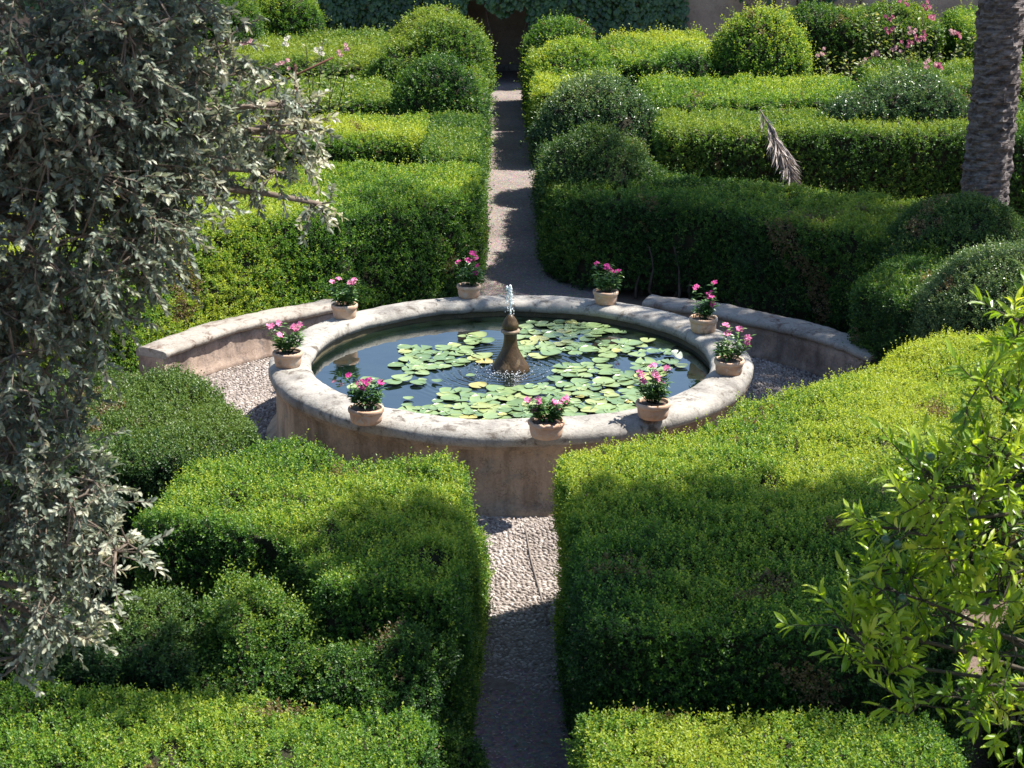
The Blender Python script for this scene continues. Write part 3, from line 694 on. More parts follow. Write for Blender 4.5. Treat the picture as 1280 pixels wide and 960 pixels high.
# hedge behind right bench: foliage and bare stems near the ground
he = empty('hedge', (2.4, 4.1, 0), 'long dark green shaded hedge with bare stems behind the right bench', 'hedge')
pr = [('poly', [(X1 + .02, 5.0), (.62, 4.62)] + arc(4.45, 78, 62, 4) + arc(4.25, 58, 38, 5) + [(3.55, 2.1), (4.0, 2.9), (4.6, 3.6)] + arc(5.75, 42, 70, 6) + [(1.5, 6.1), (X1 + .02, 6.35)], .0, .95)]
me, o = foliage_mesh('foliage', pr, 'green', LM, 2.4, 25, base=.44, amp=.055, tall=.06, holes=.18,
                     bare=lambda P: np.where((P[:, 2] < .42) & (P[:, 0] > .75) & (P[:, 0] < 2.7), np.clip((P[:, 2] + .02) / .34, .0, 1), 1.0), origin=(2.4, 4.1, 0))
link('foliage', me, (0, 0, 0), he)
random.seed(5)
for i in range(22):
    a = R(44 + 30 * i / 21 + random.uniform(-.8, .8)); rr = 4.42 + random.uniform(-.1, .15); bm = bmesh.new()
    b0 = Vector((rr * math.cos(a) - 2.4, rr * math.sin(a) - 4.1, 0)); pts = [b0]
    for j in range(5): pts.append(pts[-1] + Vector((random.gauss(0, .03), random.gauss(.01, .03), .11)))
    tube(bm, pts, [.016, .014, .012, .010, .008, .006], 6)
    bm_obj('stem', bm, M['bark'], he)
hedge('hedge', 'dark clipped hedge end dropping to the right end of the shaded bench', 'hedge',
      [('poly', arc(3.12, 29, 14, 5) + [(3.6, .8), (4.4, 2.2), (3.7, 3.1), (3.45, 2.6), (3.05, 1.95)], 0, .90)], 'green', LM * .9, 2.5, 26, base=.34, amp=.05)
hedge('hedge', 'dark faced hedge with sun-flecked top behind the dry palm frond', 'hedge',
      [('poly', [(1.75, 7.75), (5.4, 7.75), (5.4, 9.3), (1.75, 9.3)], 0, 1.0)], 'green', LM * 1.15, 2.3, 27, base=.5, amp=.05, voxel=.09)
hedge('hedge', 'light green flat hedge in the third row on the right', 'hedge',
      [('poly', [(1.85, 9.75), (4.6, 9.75), (4.5, 11.9), (1.8, 11.9)], 0, 1.02)], 'box', LFr * .9, 2.2, 28, base=.44, amp=.045, voxel=.1)
hedge('hedge', 'uneven yellow-green hedge below the bright ivy on the right', 'hedge',
      [('poly', [(1.6, 12.9), (3.1, 12.6), (3.2, 16.3), (1.5, 16.3)], 0, 1.08), ('ball', (2.6, 12.8, .9), (.5, .4, .36))], 'box', LFr, 2.2, 29, base=.46, amp=.07, voxel=.1, tall=.1)
hedge('round_bush', 'tall light green feathery round bush in front of the beige wall', 'bush',
      [('ball', (3.55, 12.9, .98), (.66, .65, .85))], 'box', LFr, 2.3, 30, base=.5, amp=.08, tall=.2, upw=.9, voxel=.08)
hedge('hedge', 'tall lumpy hedge with brown dry patch behind the pink roses', 'hedge',
      [('poly', [(4.3, 14.6), (6.4, 14.4), (6.6, 16.4), (4.2, 16.4)], 0, 1.42), ('ball', (4.75, 15.0, 1.25), (.55, .5, .40)), ('ball', (5.8, 15.0, 1.25), (.7, .5, .38))], 'green', LFr, 2.2, 31, base=.5, amp=.08, voxel=.11)
hedge('hedge', 'low green hedge running behind the palm trunk under the roses', 'hedge',
      [('poly', [(4.6, 10.6), (9.5, 10.6), (9.5, 12.4), (4.9, 12.6)], 0, 1.12)], 'green', LFr, 2.1, 32, base=.5, amp=.08, voxel=.11)
hedge('round_bush', 'glossy rounded bush between the flat hedges and the palm trunk', 'bush',
      [('ball', (4.8, 8.9, .95), (.72, .6, .50)), ('ball', (4.3, 8.8, .85), (.5, .5, .42))], 'blue', LFr * .9, 2.3, 33, base=.5, amp=.09, tall=.1, voxel=.08)
hedge('hedge', 'hedge in dark shade right of the palm trunk', 'hedge',
      [('poly', [(5.6, 7.3), (9, 7.3), (9, 9.6), (5.6, 9.6)], 0, 1.05)], 'green', LFr, 2.2, 34, base=.4, amp=.06, voxel=.1)
hedge('hedge', 'far sunlit hedge to the right behind the palm trunk', 'hedge',
      [('poly', [(6.6, 13.2), (10, 13.2), (10, 16), (6.8, 16)], 0, 1.45)], 'box', LFr, 2.0, 35, base=.45, amp=.08, voxel=.12)
hedge('topiary_dome', 'large very dark smooth dome at the foot of the palm', 'topiary',
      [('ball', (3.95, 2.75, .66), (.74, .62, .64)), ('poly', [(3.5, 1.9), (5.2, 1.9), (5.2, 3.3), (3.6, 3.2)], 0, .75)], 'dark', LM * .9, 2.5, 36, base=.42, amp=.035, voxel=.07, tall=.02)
hedge('round_bush', 'round small-leaved bush with silvery highlights at the right edge', 'bush',
      [('ball', (3.90, .75, .62), (.80, .72, .74)), ('ball', (4.6, .7, .7), (.8, .8, .8))], 'blue', LN * 1.15, 2.4, 37, base=.55, amp=.06, tall=.1, upw=.8)
# --- near side
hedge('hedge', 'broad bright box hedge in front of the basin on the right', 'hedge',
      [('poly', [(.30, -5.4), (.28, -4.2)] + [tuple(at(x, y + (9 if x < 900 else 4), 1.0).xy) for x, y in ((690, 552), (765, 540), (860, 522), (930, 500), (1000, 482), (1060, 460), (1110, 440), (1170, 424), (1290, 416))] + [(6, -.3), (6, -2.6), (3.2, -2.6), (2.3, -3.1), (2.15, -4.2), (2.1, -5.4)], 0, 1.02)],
      'box', LN, 2.6, 40, gy=.14, o4=-3.2, base=.46, amp=.07, voxel=.06, smooth_it=10, tall=.11, upw=.8, fr=.8)  # tint slope paints the lit far edge yellower and the shaded near half darker
hedge('hedge', 'low bright hedge filling the bottom right corner beside the path', 'hedge',
      [('poly', [(.26, -8.2), (.24, -5.62), (1.85, -5.6), (2.0, -8.2)], 0, .72)], 'box', LN, 2.6, 41, base=.42, amp=.04, voxel=.06, tall=.08)
hedge('hedge', 'rounded box hedge in front of the basin on the left, sunlit only on top', 'hedge',
      [('poly', [(X0 + .01, -3.05)] + arc(3.02, -96, -118, 4) + [(-1.85, -3.0), (-2.0, -4.0), (-1.25, -4.2), (-1.0, -4.85), (X0 - .02, -4.95)], 0, 1.02)],
      'box', LN, 2.6, 42, base=.42, amp=.09, voxel=.06, smooth_it=14, tall=.11, upw=.8, fr=.9)
hedge('hedge', 'dark green hedge left of the basin in the shade of the silver shrub', 'hedge',
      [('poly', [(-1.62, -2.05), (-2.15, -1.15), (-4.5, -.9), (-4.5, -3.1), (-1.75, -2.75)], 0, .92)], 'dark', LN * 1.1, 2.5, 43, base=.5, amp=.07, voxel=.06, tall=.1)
hedge('round_bush', 'bushy green shrub beside the near path on the left', 'bush',
      [('ball', (-.56, -5.0, .38), (.27, .3, .40)), ('ball', (-.80, -4.95, .42), (.24, .3, .36)), ('ball', (-.42, -5.12, .2), (.24, .26, .26)), ('ball', (-.66, -5.15, .5), (.16, .16, .2)), ('ball', (-.9, -5.1, .2), (.2, .2, .25))], 'green', LN, 2.5, 44, base=.45, amp=.15, voxel=.05, tall=.08, fr=1.4)
hedge('round_bush', 'shaggy shrub with brown twigs between the two other near left shrubs', 'bush',
      [('ball', (-1.28, -4.9, .5), (.30, .34, .50)), ('ball', (-1.10, -4.85, .45), (.24, .3, .42)), ('ball', (-1.42, -4.8, .55), (.2, .3, .44)), ('ball', (-1.18, -5.1, .25), (.25, .22, .28)), ('ball', (-1.5, -5.05, .4), (.16, .2, .25))], 'green', LN * 1.1, 2.3, 45, base=.42, amp=.17, voxel=.05, tall=.14, fr=1.4, holes=.2)
hedge('round_bush', 'dark round shrub under the hanging silver branches', 'bush',
      [('ball', (-1.82, -4.8, .5), (.32, .36, .48)), ('ball', (-2.4, -4.8, .5), (.4, .4, .5)), ('ball', (-1.62, -4.95, .3), (.22, .26, .36)), ('ball', (-2.05, -5.05, .62), (.2, .2, .24))], 'dark', LN * 1.1, 2.4, 46, base=.6, amp=.15, voxel=.05, tall=.1, fr=1.4)
hedge('round_bush', 'dark leafy shrub on bare earth at the bottom right corner', 'bush',
      [('ball', (2.62, -4.9, .35), (.42, .45, .42)), ('ball', (2.95, -4.4, .4), (.4, .4, .4))], 'green', LN * 1.1, 2.3, 48, base=.5, amp=.14, voxel=.06, tall=.15, fr=1.4)
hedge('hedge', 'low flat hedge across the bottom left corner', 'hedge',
      [('poly', [(-3.6, -8.2), (-3.6, -5.25), (-1.2, -5.45), (X0 - .17, -5.65), (X0 - .24, -8.2)], 0, .74)], 'box', LN, 2.6, 47, gx=.13, o3=-1.8, base=.36, amp=.06, voxel=.06, tall=.06)  # tint slope pales the right part, imitating sun on that end
print('leaves', foliage_mesh.total)

# ================================================================== GARDEN WALL AND IVY
bm = bmesh.new()
def box(bm, x0, x1, y0, y1, z0, z1, mi=0):
    vs = [bm.verts.new(p) for p in ((x0, y0, z0), (x1, y0, z0), (x1, y1, z0), (x0, y1, z0), (x0, y0, z1), (x1, y0, z1), (x1, y1, z1), (x0, y1, z1))]
    for f in ((0, 3, 2, 1), (4, 5, 6, 7), (0, 1, 5, 4), (1, 2, 6, 5), (2, 3, 7, 6), (3, 0, 4, 7)): bm.faces.new([vs[i] for i in f]).material_index = mi
gw = empty('garden_wall', (0, 18.2, 0), 'plastered earth-pink garden wall closing the far end of the path', 'wall')
box(bm, -16, -.62, 0, .4, -.1, 3.6); box(bm, 1.02, 16, 0, .4, -.1, 3.6); box(bm, -.62, 1.02, 0, .4, 2.1, 3.6); box(bm, -.62, 1.02, 1.5, 1.9, -.1, 2.3); box(bm, -.82, -.62, .4, 1.9, -.1, 2.3); box(bm, 1.02, 1.22, .4, 1.9, -.1, 2.3); box(bm, -.82, 1.22, .4, 1.9, 2.3, 2.5); bm_obj('wall', bm, M['plaster_wall'], gw)  # recessed opening added so the path end falls into shade
bm = bmesh.new(); box(bm, -16, 16, -.06, .46, 3.6, 3.72); bm_obj('coping', bm, M['coping_stone'], gw)
bm = bmesh.new(); box(bm, -16, -.64, -.05, 0, -.02, .10); box(bm, 1.04, 16, -.05, 0, -.02, .10); box(bm, -.6, 1.0, 1.44, 1.5, -.02, .12); bm_obj('plinth', bm, M['coping_stone'], gw)
def ivy(label, x0, x1, zf, n, dens_seed):
    r = np.random.default_rng(dens_seed)
    x = r.uniform(x0, x1, n); z = r.uniform(.05, 3.6, n); P = np.c_[x, np.zeros(n), z]
    ok = z > zf(x) + .12 * fnoise(P, 5, dens_seed); P = P[ok]; n = len(P)
    thick = .10 + .14 * (fnoise(P, 3.5, dens_seed + 1) + .6)
    P[:, 1] = -np.clip(r.random(n) ** .6 * np.clip(thick, .04, .4), .01, .4)
    D = np.c_[r.normal(size=n) * .5, -.35 - .3 * r.random(n), -.9 - .2 * r.random(n)]
    up = np.c_[r.normal(size=n) * .35, -1 - .1 * r.random(n), .6 + r.normal(size=n) * .4]
    L = .07 + .06 * r.random(n)
    V, Fc, T = leaves(P, D, L, L * .95, np.clip(.45 + .2 * r.normal(size=n) + .2 * fnoise(P, 2, 5), 0, 1), up, True, -.12, .1)
    e = empty('ivy', ((x0 + x1) / 2, 18.2, 0), label, 'ivy', 'ivy on the garden wall')
    V[:, 0] -= (x0 + x1) / 2
    link('leaves', mesh_np('leaves', V, [(Fc, 0)], [M['ivy']], T), (0, 0, 0), e)
    bm = bmesh.new(); rr = random.Random(dens_seed)
    for k in range(8):
        xx = rr.uniform(x0 + .2, x1 - .2) - (x0 + x1) / 2; pts = [Vector((xx, -.03, 0))]
        for j in range(9): pts.append(pts[-1] + Vector((rr.gauss(0, .08), 0, .36)))
        tube(bm, pts, [.02 - .0015 * j for j in range(10)], 5)
    bm_obj('stem', bm, M['bark'], e)
ivy('dense dark ivy on the wall left of the path end', -3.0, -.25, lambda x: np.where(x > -.6, 1.45, .1) , 9000, 3)
ivy('glossy dark ivy on the wall right of the path end', .45, 3.05, lambda x: np.where(x > 2.9, .5, .15), 8000, 4)
ivy('hanging ivy over the wall directly above the path end', -.9, 1.4, lambda x: 1.12 + .25 * np.sin(x * 4) ** 2, 4500, 5)
ivy('sparse climbing leaves on the wall right of the bright ivy', 3.5, 6.0, lambda x: 1.15 + .5 * np.sin(x * 3) ** 2, 1500, 6)
ivy('dark ivy on the wall at the far left behind the topiary', -8.0, -4.3, lambda x: .9 + .3 * np.sin(x * 3), 5000, 8)

# ================================================================== TREES AND SHRUBS WITH BRANCHES
def grow(name_leaf, ells, nclus, per, leafL, leafW, m, seed, trunk_pts, trunk_r, twig_mat, root, drop=0.0, upw=.3, base=.5, hexa=True, twigL=.28, surf=.5, shade=0, fold=.2, limb_r=.018, single_leaf_part='crown'):
    """limbs from the trunk to each foliage mass, twigs along them, leaves on the twigs. coordinates relative to root"""
    r = np.random.default_rng(seed); rr = random.Random(seed)
    o = root.location; bmT = bmesh.new(); bmL = bmesh.new()
    tp = [Vector(p) - o for p in trunk_pts]
    tube(bmT, tp, trunk_r, 10)
    Pl, Dl, Tl, Ul = [], [], [], []
    vol = [e[1][0] * e[1][1] * e[1][2] for e in ells]; wts = [max(v, .002) ** .67 * (e[2] if len(e) > 2 else 1) for v, e in zip(vol, ells)]; sw = sum(wts)
    for (e, wt) in zip(ells, wts):
        c = Vector(e[0]) - o; rad = e[1]
        # limb
        src = min(tp, key=lambda q: (q - c).length + max(0, q.z - c.z) * .5)
        mid = src.lerp(c, .5) + Vector((rr.gauss(0, .08), rr.gauss(0, .08), .12 * (c - src).length))
        lp = [src * (1 - t) ** 2 + mid * 2 * t * (1 - t) + c * t * t for t in [k / 7 for k in range(8)]]
        tube(bmT, lp, [limb_r * (1.25 - .1 * k) for k in range(8)], 6)
        n = max(2, int(nclus * wt / sw)); nodes = [c] + lp[4:]
        for k in range(n):
            d = Vector(r.normal(size=3)).normalized(); f = (surf + (1 - surf) * r.random()) if r.random() < .8 else r.random()
            q = c + Vector((d.x * rad[0] * f, d.y * rad[1] * f, d.z * rad[2] * f))
            near = min(nodes, key=lambda s: (s - q).length)
            L = (q - near).length
            if L > twigL * .8 and len(nodes) < 120:
                mm = near.lerp(q, .5) + Vector((rr.gauss(0, .03), rr.gauss(0, .03), .08 * L))
                pts = [near, near.lerp(mm, .6), mm, mm.lerp(q, .6), q]
                tube(bmL, pts, [.006, .005, .0045, .004, .003], 4); nodes += [mm, q]
            dirv = ((q - c).normalized() * .8 + Vector((0, 0, upw - drop)) + Vector(r.normal(size=3)) * .55).normalized()
            tw = twigL * (.6 + .8 * r.random()); tpnt = [q + dirv * tw * s + Vector((0, 0, -drop * tw * s * s * .6)) for s in (0, .33, .66, 1)]
            tube(bmL, [near] + tpnt, [.0035, .003, .0026, .002, .0012], 4)
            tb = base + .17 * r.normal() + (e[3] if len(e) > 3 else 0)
            for j in range(per):
                s = (j + r.random()) / per; i = min(int(s * 3), 2); p = tpnt[i].lerp(tpnt[i + 1], s * 3 - i)
                ax = (tpnt[i + 1] - tpnt[i]).normalized(); sd = Vector(r.normal(size=3)); sd = (sd - ax * sd.dot(ax)).normalized()
                Pl.append(p); Dl.append(ax * (.5 + .6 * s) + sd * .9); Tl.append(tb + .25 * (s - .5) + .08 * r.normal())
                Ul.append(ax * .5 + Vector((0, 0, 1)))
    Pl = np.array(Pl); Dl = np.array(Dl); Ul = np.array(Ul); n = len(Pl)
    V, Fc, T = leaves(Pl, Dl, leafL * (.7 + .5 * r.random(n)), leafW * (.8 + .4 * r.random(n)), np.clip(np.array(Tl), 0, 1), Ul + r.normal(size=(n, 3)) * .5, hexa, fold, .08)
    tr = bm_obj('trunk', bmT, M[twig_mat], root)
    bm_obj('twig', bmL, M[twig_mat], tr)
    link(single_leaf_part, mesh_np(single_leaf_part, V, [(Fc, 0)], [M[m]], T), (0, 0, 0), root)
    print(root.name, 'leaves', n)
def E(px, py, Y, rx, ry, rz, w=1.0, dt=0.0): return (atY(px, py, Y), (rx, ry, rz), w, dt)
# silver shrub on the left
ss = empty('silver_shrub', (-2.5, -6.6, 0), 'tall silver-leaved shrub with hanging branches filling the left side', 'shrub')
ell = [E(60, 60, -6.6, .42, .5, .42, 1.3), E(60, 260, -6.6, .48, .5, .42, 1.5), E(20, 440, -6.7, .26, .4, .36, 1.2), E(30, 600, -6.8, .26, .35, .32, 1.3), E(140, 150, -6.4, .32, .4, .34, 1.3), E(180, 270, -6.4, .15, .3, .18),
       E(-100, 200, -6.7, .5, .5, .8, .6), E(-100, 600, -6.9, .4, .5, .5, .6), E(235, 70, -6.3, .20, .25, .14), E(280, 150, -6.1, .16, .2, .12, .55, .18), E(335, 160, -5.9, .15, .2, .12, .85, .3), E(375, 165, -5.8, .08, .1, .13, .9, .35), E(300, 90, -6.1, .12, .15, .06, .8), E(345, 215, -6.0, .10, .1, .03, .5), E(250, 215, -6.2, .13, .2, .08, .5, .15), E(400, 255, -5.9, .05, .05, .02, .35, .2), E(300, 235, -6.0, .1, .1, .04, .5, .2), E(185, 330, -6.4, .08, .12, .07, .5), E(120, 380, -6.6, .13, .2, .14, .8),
       E(90, 640, -6.9, .16, .2, .13, 1.2, .15), E(145, 690, -7.0, .10, .14, .10, .9, .25), E(60, 740, -7.0, .18, .2, .14, 1.2, .15), E(90, 790, -7.0, .09, .12, .06, .8, .25), E(20, 820, -7.0, .12, .15, .06, .8), E(170, 20, -6.4, .3, .3, .14), E(350, 130, -5.9, .12, .12, .05, .4), E(200, 200, -6.3, .3, .3, .2)]  # trailing tint offsets pale the outer sprays as if the sun caught them
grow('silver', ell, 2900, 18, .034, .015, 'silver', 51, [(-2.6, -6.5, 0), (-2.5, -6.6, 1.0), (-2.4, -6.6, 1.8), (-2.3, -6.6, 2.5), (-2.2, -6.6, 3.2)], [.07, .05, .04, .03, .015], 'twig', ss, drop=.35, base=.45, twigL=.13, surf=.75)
# small orange tree on the right
ot = empty('orange_tree', (2.3, -6.9, 0), 'young orange tree with long glossy leaves and small green fruit at the right edge', 'tree')
ell = [E(1250, 570, -6.9, .14, .25, .12, .9), E(1180, 610, -6.9, .16, .22, .12, 1), E(1130, 660, -6.9, .10, .18, .08, .8), E(1230, 700, -6.9, .2, .3, .14, 1.1), E(1120, 740, -6.9, .15, .2, .09, 1.0), E(1060, 790, -6.9, .10, .15, .07, .8),
       E(1100, 830, -6.9, .12, .18, .05, .7), E(1270, 820, -7.0, .10, .15, .08, .5), E(1275, 400, -6.7, .06, .1, .10, .9), E(1330, 600, -7.1, .12, .2, .2, .3), E(1225, 480, -6.9, .1, .15, .08, .5), E(1190, 780, -6.9, .14, .2, .09, .6), E(1215, 870, -6.9, .12, .18, .06, .7), E(1270, 905, -6.9, .1, .15, .06, .6), E(1150, 880, -6.95, .08, .1, .03, .4), E(1265, 500, -6.9, .08, .12, .05, .5)]
grow('orange', ell, 235, 13, .074, .020, 'orange', 52, [(2.35, -6.9, 0), (2.3, -6.95, .7), (2.2, -6.9, 1.4), (2.15, -6.9, 2.2), (2.1, -6.9, 3.2)], [.05, .045, .04, .03, .02], 'citrus_bark', ot, drop=-.15, upw=.45, base=.55, twigL=.13, surf=.5, limb_r=.009)
for (px, py) in ((1107, 675), (1163, 571), (1122, 681), (1215, 640), (1128, 748), (1200, 668), (1250, 600)):
    bm = bmesh.new(); bmesh.ops.create_icosphere(bm, subdivisions=3, radius=.016)
    for f in bm.faces: f.smooth = True
    p = atY(px, py, -7.05); bm_obj('fruit', bm, M['fruit'], ot, p - ot.location)

# palm tree
random.seed(3)
pt = empty('palm_tree', (4.63, 4.75, 0), 'palm with thick grey ringed trunk standing at the right edge', 'palm tree')
bm = bmesh.new(); H = 7.4; n = 250; prev = None
for i in range(n + 1):
    z = H * i / n; rr = .225 - .035 * min(1, z / 3) + (.05 * max(0, 1 - z / .5)); ring = []
    for k in range(36):
        a = 2 * math.pi * k / 36
        v = Vector((math.cos(a) * 2.2, math.sin(a) * 2.2, z * 3.0)); sc_ = ((z * 11 + .9 * noise.noise(v * 1.3)) % 1.0)
        q = rr + (.030 * (1 - sc_)) + (.030 * noise.noise(Vector((v.x * 1.6, v.y * 1.6, v.z * 2.4)))) + .014 * noise.noise(v * 4) + .012 * noise.noise(Vector((math.cos(a) * 9, math.sin(a) * 9, z * 40)))
        ring.append(bm.verts.new((q * math.cos(a) + .006 * z + .03 * math.sin(z * .7), q * math.sin(a), z)))
    if prev:
        for k in range(36): bm.faces.new((prev[k], prev[(k + 1) % 36], ring[(k + 1) % 36], ring[k])).smooth = False
    prev = ring
bm_obj('trunk', bm, M['palmbark'], pt)
def frond(L, droop, mat_, parent, loc, az, el, seed, leaflet=.42, nl=46, name='frond'):
    r = np.random.default_rng(seed); pts = []
    p = Vector((0, 0, 0)); e = el; pts.append(p.copy()); n = 14
    for i in range(n):
        e -= droop / n * (1 + i / n); p = p + Vector((math.cos(az) * math.cos(e), math.sin(az) * math.cos(e), math.sin(e))) * (L / n); pts.append(p.copy())
    bm = bmesh.new(); tube(bm, pts, [.02 * L / 2.6 * (1 - .06 * i) for i in range(n + 1)], 5)
    Pl, Dl, Ll = [], [], []
    for j in range(nl):
        s = .12 + .88 * j / nl; i = min(int(s * n), n - 1); q = pts[i].lerp(pts[i + 1], s * n - i); ax = (pts[i + 1] - pts[i]).normalized()
        side = ax.cross(Vector((0, 0, 1))).normalized()
        for sg in (-1, 1):
            Pl.append(q); Dl.append(side * sg * .85 + ax * .7 + Vector((0, 0, -.25)) + Vector(r.normal(size=3)) * .1); Ll.append(leaflet * math.sin(.35 + 2.6 * s) * (.9 + .2 * r.random()))
    V, Fc, T = leaves(np.array(Pl), np.array(Dl), np.array(Ll), .028 * L / 2.6, np.clip(.4 + .2 * r.normal(size=len(Pl)), 0, 1), np.tile([[0, 0, 1.0]], (len(Pl), 1)), False, .1)
    tmp = bpy.data.meshes.new('t'); bm.to_mesh(tmp); bm.free()
    rv = np.array([v.co[:] for v in tmp.vertices]); rf = [list(pg.vertices) for pg in tmp.polygons]; bpy.data.meshes.remove(tmp)
    q4 = np.array([f for f in rf if len(f) == 4]); q5 = np.array([f for f in rf if len(f) == 5])
    me = mesh_np(name, np.concatenate([rv, V]), [(q4, 0), (q5, 0), (Fc + len(rv), 0)], [M[mat_]], np.concatenate([np.full(len(rv), .35), T]))
    return link(name, me, loc, parent)
for i in range(42):
    az = i * 2.39996; el = R(75 - 95 * (i / 42) ** .9)
    frond(2.9, 1.1, 'palm', pt, (.006 * H + .03 * math.sin(H * .7), 0, H - .05 + .1 * (1 - i / 42)), az, el, 200 + i)
# fallen dry frond leaning against the hedge
def dry_frond():
    r = np.random.default_rng(77)
    p0 = atY(950, 137, 7.72); p1 = atY(975, 180, 7.45); p2 = atY(994, 232, 7.2)
    e = empty('dry_palm_frond', p2, 'dry grey palm frond hanging down over the front of a hedge', 'palm frond')
    pts = [(p0 * (1 - t) ** 2 + p1 * 2 * t * (1 - t) + p2 * t * t) - p2 for t in [k / 10 for k in range(11)]]
    bm = bmesh.new(); tube(bm, pts, [.008 + .0012 * k for k in range(11)], 6); bm_obj('midrib', bm, M['twig'], e)
    Pl, Dl, Ll = [], [], []
    for j in range(150):
        s = r.random() ** .8 * .92; i = min(int(s * 10), 9); q = pts[i].lerp(pts[i + 1], s * 10 - i); ax = (pts[i + 1] - pts[i]).normalized()
        sg = -1 if r.random() < .5 else 1
        Pl.append(q); Dl.append(Vector((sg * (.15 + .38 * r.random()), -.5 * r.random() - .05, -.15)) + ax * .8 + Vector(r.normal(size=3)) * .12); Ll.append((.10 + .26 * math.sin(.5 + 2.5 * s)) * (.6 + .5 * r.random()))
    V, Fc, T = leaves(np.array(Pl), np.array(Dl), np.array(Ll), .016, np.clip(.55 + .25 * r.normal(size=150), 0, 1), None, True, .25, .12)
    link('leaflets', mesh_np('leaflets', V, [(Fc, 0)], [M['dry']], T), (0, 0, 0), e)
dry_frond()

# rose bushes
def rose(loc, h, spread, nst, nfl, pets, seed, label, extra=None, flower_boxes=None):
    rr = random.Random(seed); r = np.random.default_rng(seed); e = empty('rose_bush', loc, label, 'rose bush', 'rose bushes among the hedges')
    bm = bmesh.new(); Pl, Dl, Tl = [], [], []; tips = []
    for k in range(nst):
        tip = Vector((rr.uniform(-spread, spread), rr.uniform(-.35, .35), h * rr.uniform(.72, 1.1))); b0 = Vector((rr.uniform(-.15, .15) + tip.x * .3, 0, .0))
        mid = b0.lerp(tip, .5) + Vector((-tip.x * .2, 0, .15)); pts = [b0 * (1 - t) ** 2 + mid * 2 * t * (1 - t) + tip * t * t for t in [i / 8 for i in range(9)]]
        tube(bm, pts, [.012 - .001 * i for i in range(9)], 5); tips.append(tip)
        for j in range(44):
            s = .4 + .6 * rr.random(); i = min(int(s * 8), 7); q = pts[i].lerp(pts[i + 1], s * 8 - i)
            a = rr.random() * 6.28; d = Vector((math.cos(a), math.sin(a), rr.uniform(-.2, .7))); q = q + d * rr.random() * .1
            Pl.append(q); Dl.append(d); Tl.append(.5 + .25 * rr.gauss(0, 1))
    bm_obj('stem', bm, M['bark'], e)
    n = len(Pl); V, Fc, T = leaves(np.array(Pl), np.array(Dl), .05 + .025 * r.random(n), .034, np.clip(np.array(Tl), 0, 1), np.tile([[0, 0, 1.0]], (n, 1)) + r.normal(size=(n, 3)) * .5, True, .12)
    link('foliage', mesh_np('foliage', V, [(Fc, 0)], [M['rose_leaf']], T), (0, 0, 0), e)
    spots = tips[:nfl] if flower_boxes is None else [Vector(f) - Vector(loc) for f in flower_boxes]
    for k, tp in enumerate(spots):
        bm = bmesh.new()
        for q in range(5):
            c = tp + Vector((rr.gauss(0, .035), rr.gauss(0, .03), rr.gauss(0, .03)))
            for w in range(3): flower_bm(bm, c + Vector((0, 0, .006 * w)), Vector((rr.uniform(-.8, .8), -.8, .6)), .032 - .008 * w, 6)
        bm_obj('flower', bm, M[pets[k % len(pets)]], e)
rose((5.6, 13.0, 0), 1.7, 1.0, 14, 0, ['rose_petal', 'rose_petal', 'pale_rose_petal'], 5, 'rose bush with many dark pink blooms beside the palm trunk',
     flower_boxes=[atY(x, y, 12.6) for x, y in ((1112, 22), (1113, 34), (1140, 40), (1146, 48), (1152, 46), (1095, 66), (1088, 75), (1165, 22), (1190, 40), (1198, 44), (1135, 54), (1120, 62), (1130, 0), (1160, 8))])
rose((4.6, 12.2, 0), 1.25, .55, 9, 2, ['pale_rose_petal'], 6, 'leafy pale rose bush with few flowers in front of the tall lumpy hedge')
rose((5.15, 10.4, 0), 1.35, .3, 4, 0, ['pale_rose_petal', 'rose_petal'], 7, 'thin rose stems with small salmon pink flowers above the glossy bush', flower_boxes=[atY(1160, 82, 10.2), atY(1172, 84, 10.2), atY(1161, 97, 10.2)])
rose((-2.3, 9.35, 0), 1.75, .75, 10, 0, ['pale_rose_petal', 'white_petal'], 8, 'straggly rose bush with pale faded blooms tied to a rusty stake',
     flower_boxes=[atY(357, 81, 9.2), atY(358, 52, 9.2), atY(430, 62, 9.2), atY(400, 66, 9.2), atY(308, 52, 9.2)])
rose((-3.6, 7.0, 0), 1.35, .6, 8, 0, ['magenta_petal'], 9, 'rose bush with magenta blooms behind the silver branches', flower_boxes=[atY(240, 103, 6.8), atY(175, 78, 6.8), atY(206, 222, 6.5)])
rose((-1.6, 12.3, 0), 1.2, .5, 7, 0, ['white_petal'], 10, 'low rose bush with whitish leaves below the topiary mound', flower_boxes=[atY(440, 100, 12.0), atY(478, 108, 12.0)])
# rusty stake
e = empty('rose_stake', atY(372, 190, 9.0) * 1.0, 'rusty upright stake with a slanting bar among the left roses', 'stake'); e.location.z = 0
bm = bmesh.new(); tube(bm, [Vector((0, 0, 0)), Vector((0.01, 0, 1.0)), Vector((0.0, 0, atY(373, 80, 9.0).z))], [.02, .02, .02], 8); bm_obj('post', bm, M['stake'], e)
bm = bmesh.new(); a_ = atY(318, 118, 8.96) - e.location; b_ = atY(416, 72, 8.96) - e.location; tube(bm, [a_, b_], [.012, .012], 8); bm_obj('bar', bm, M['stake'], e)

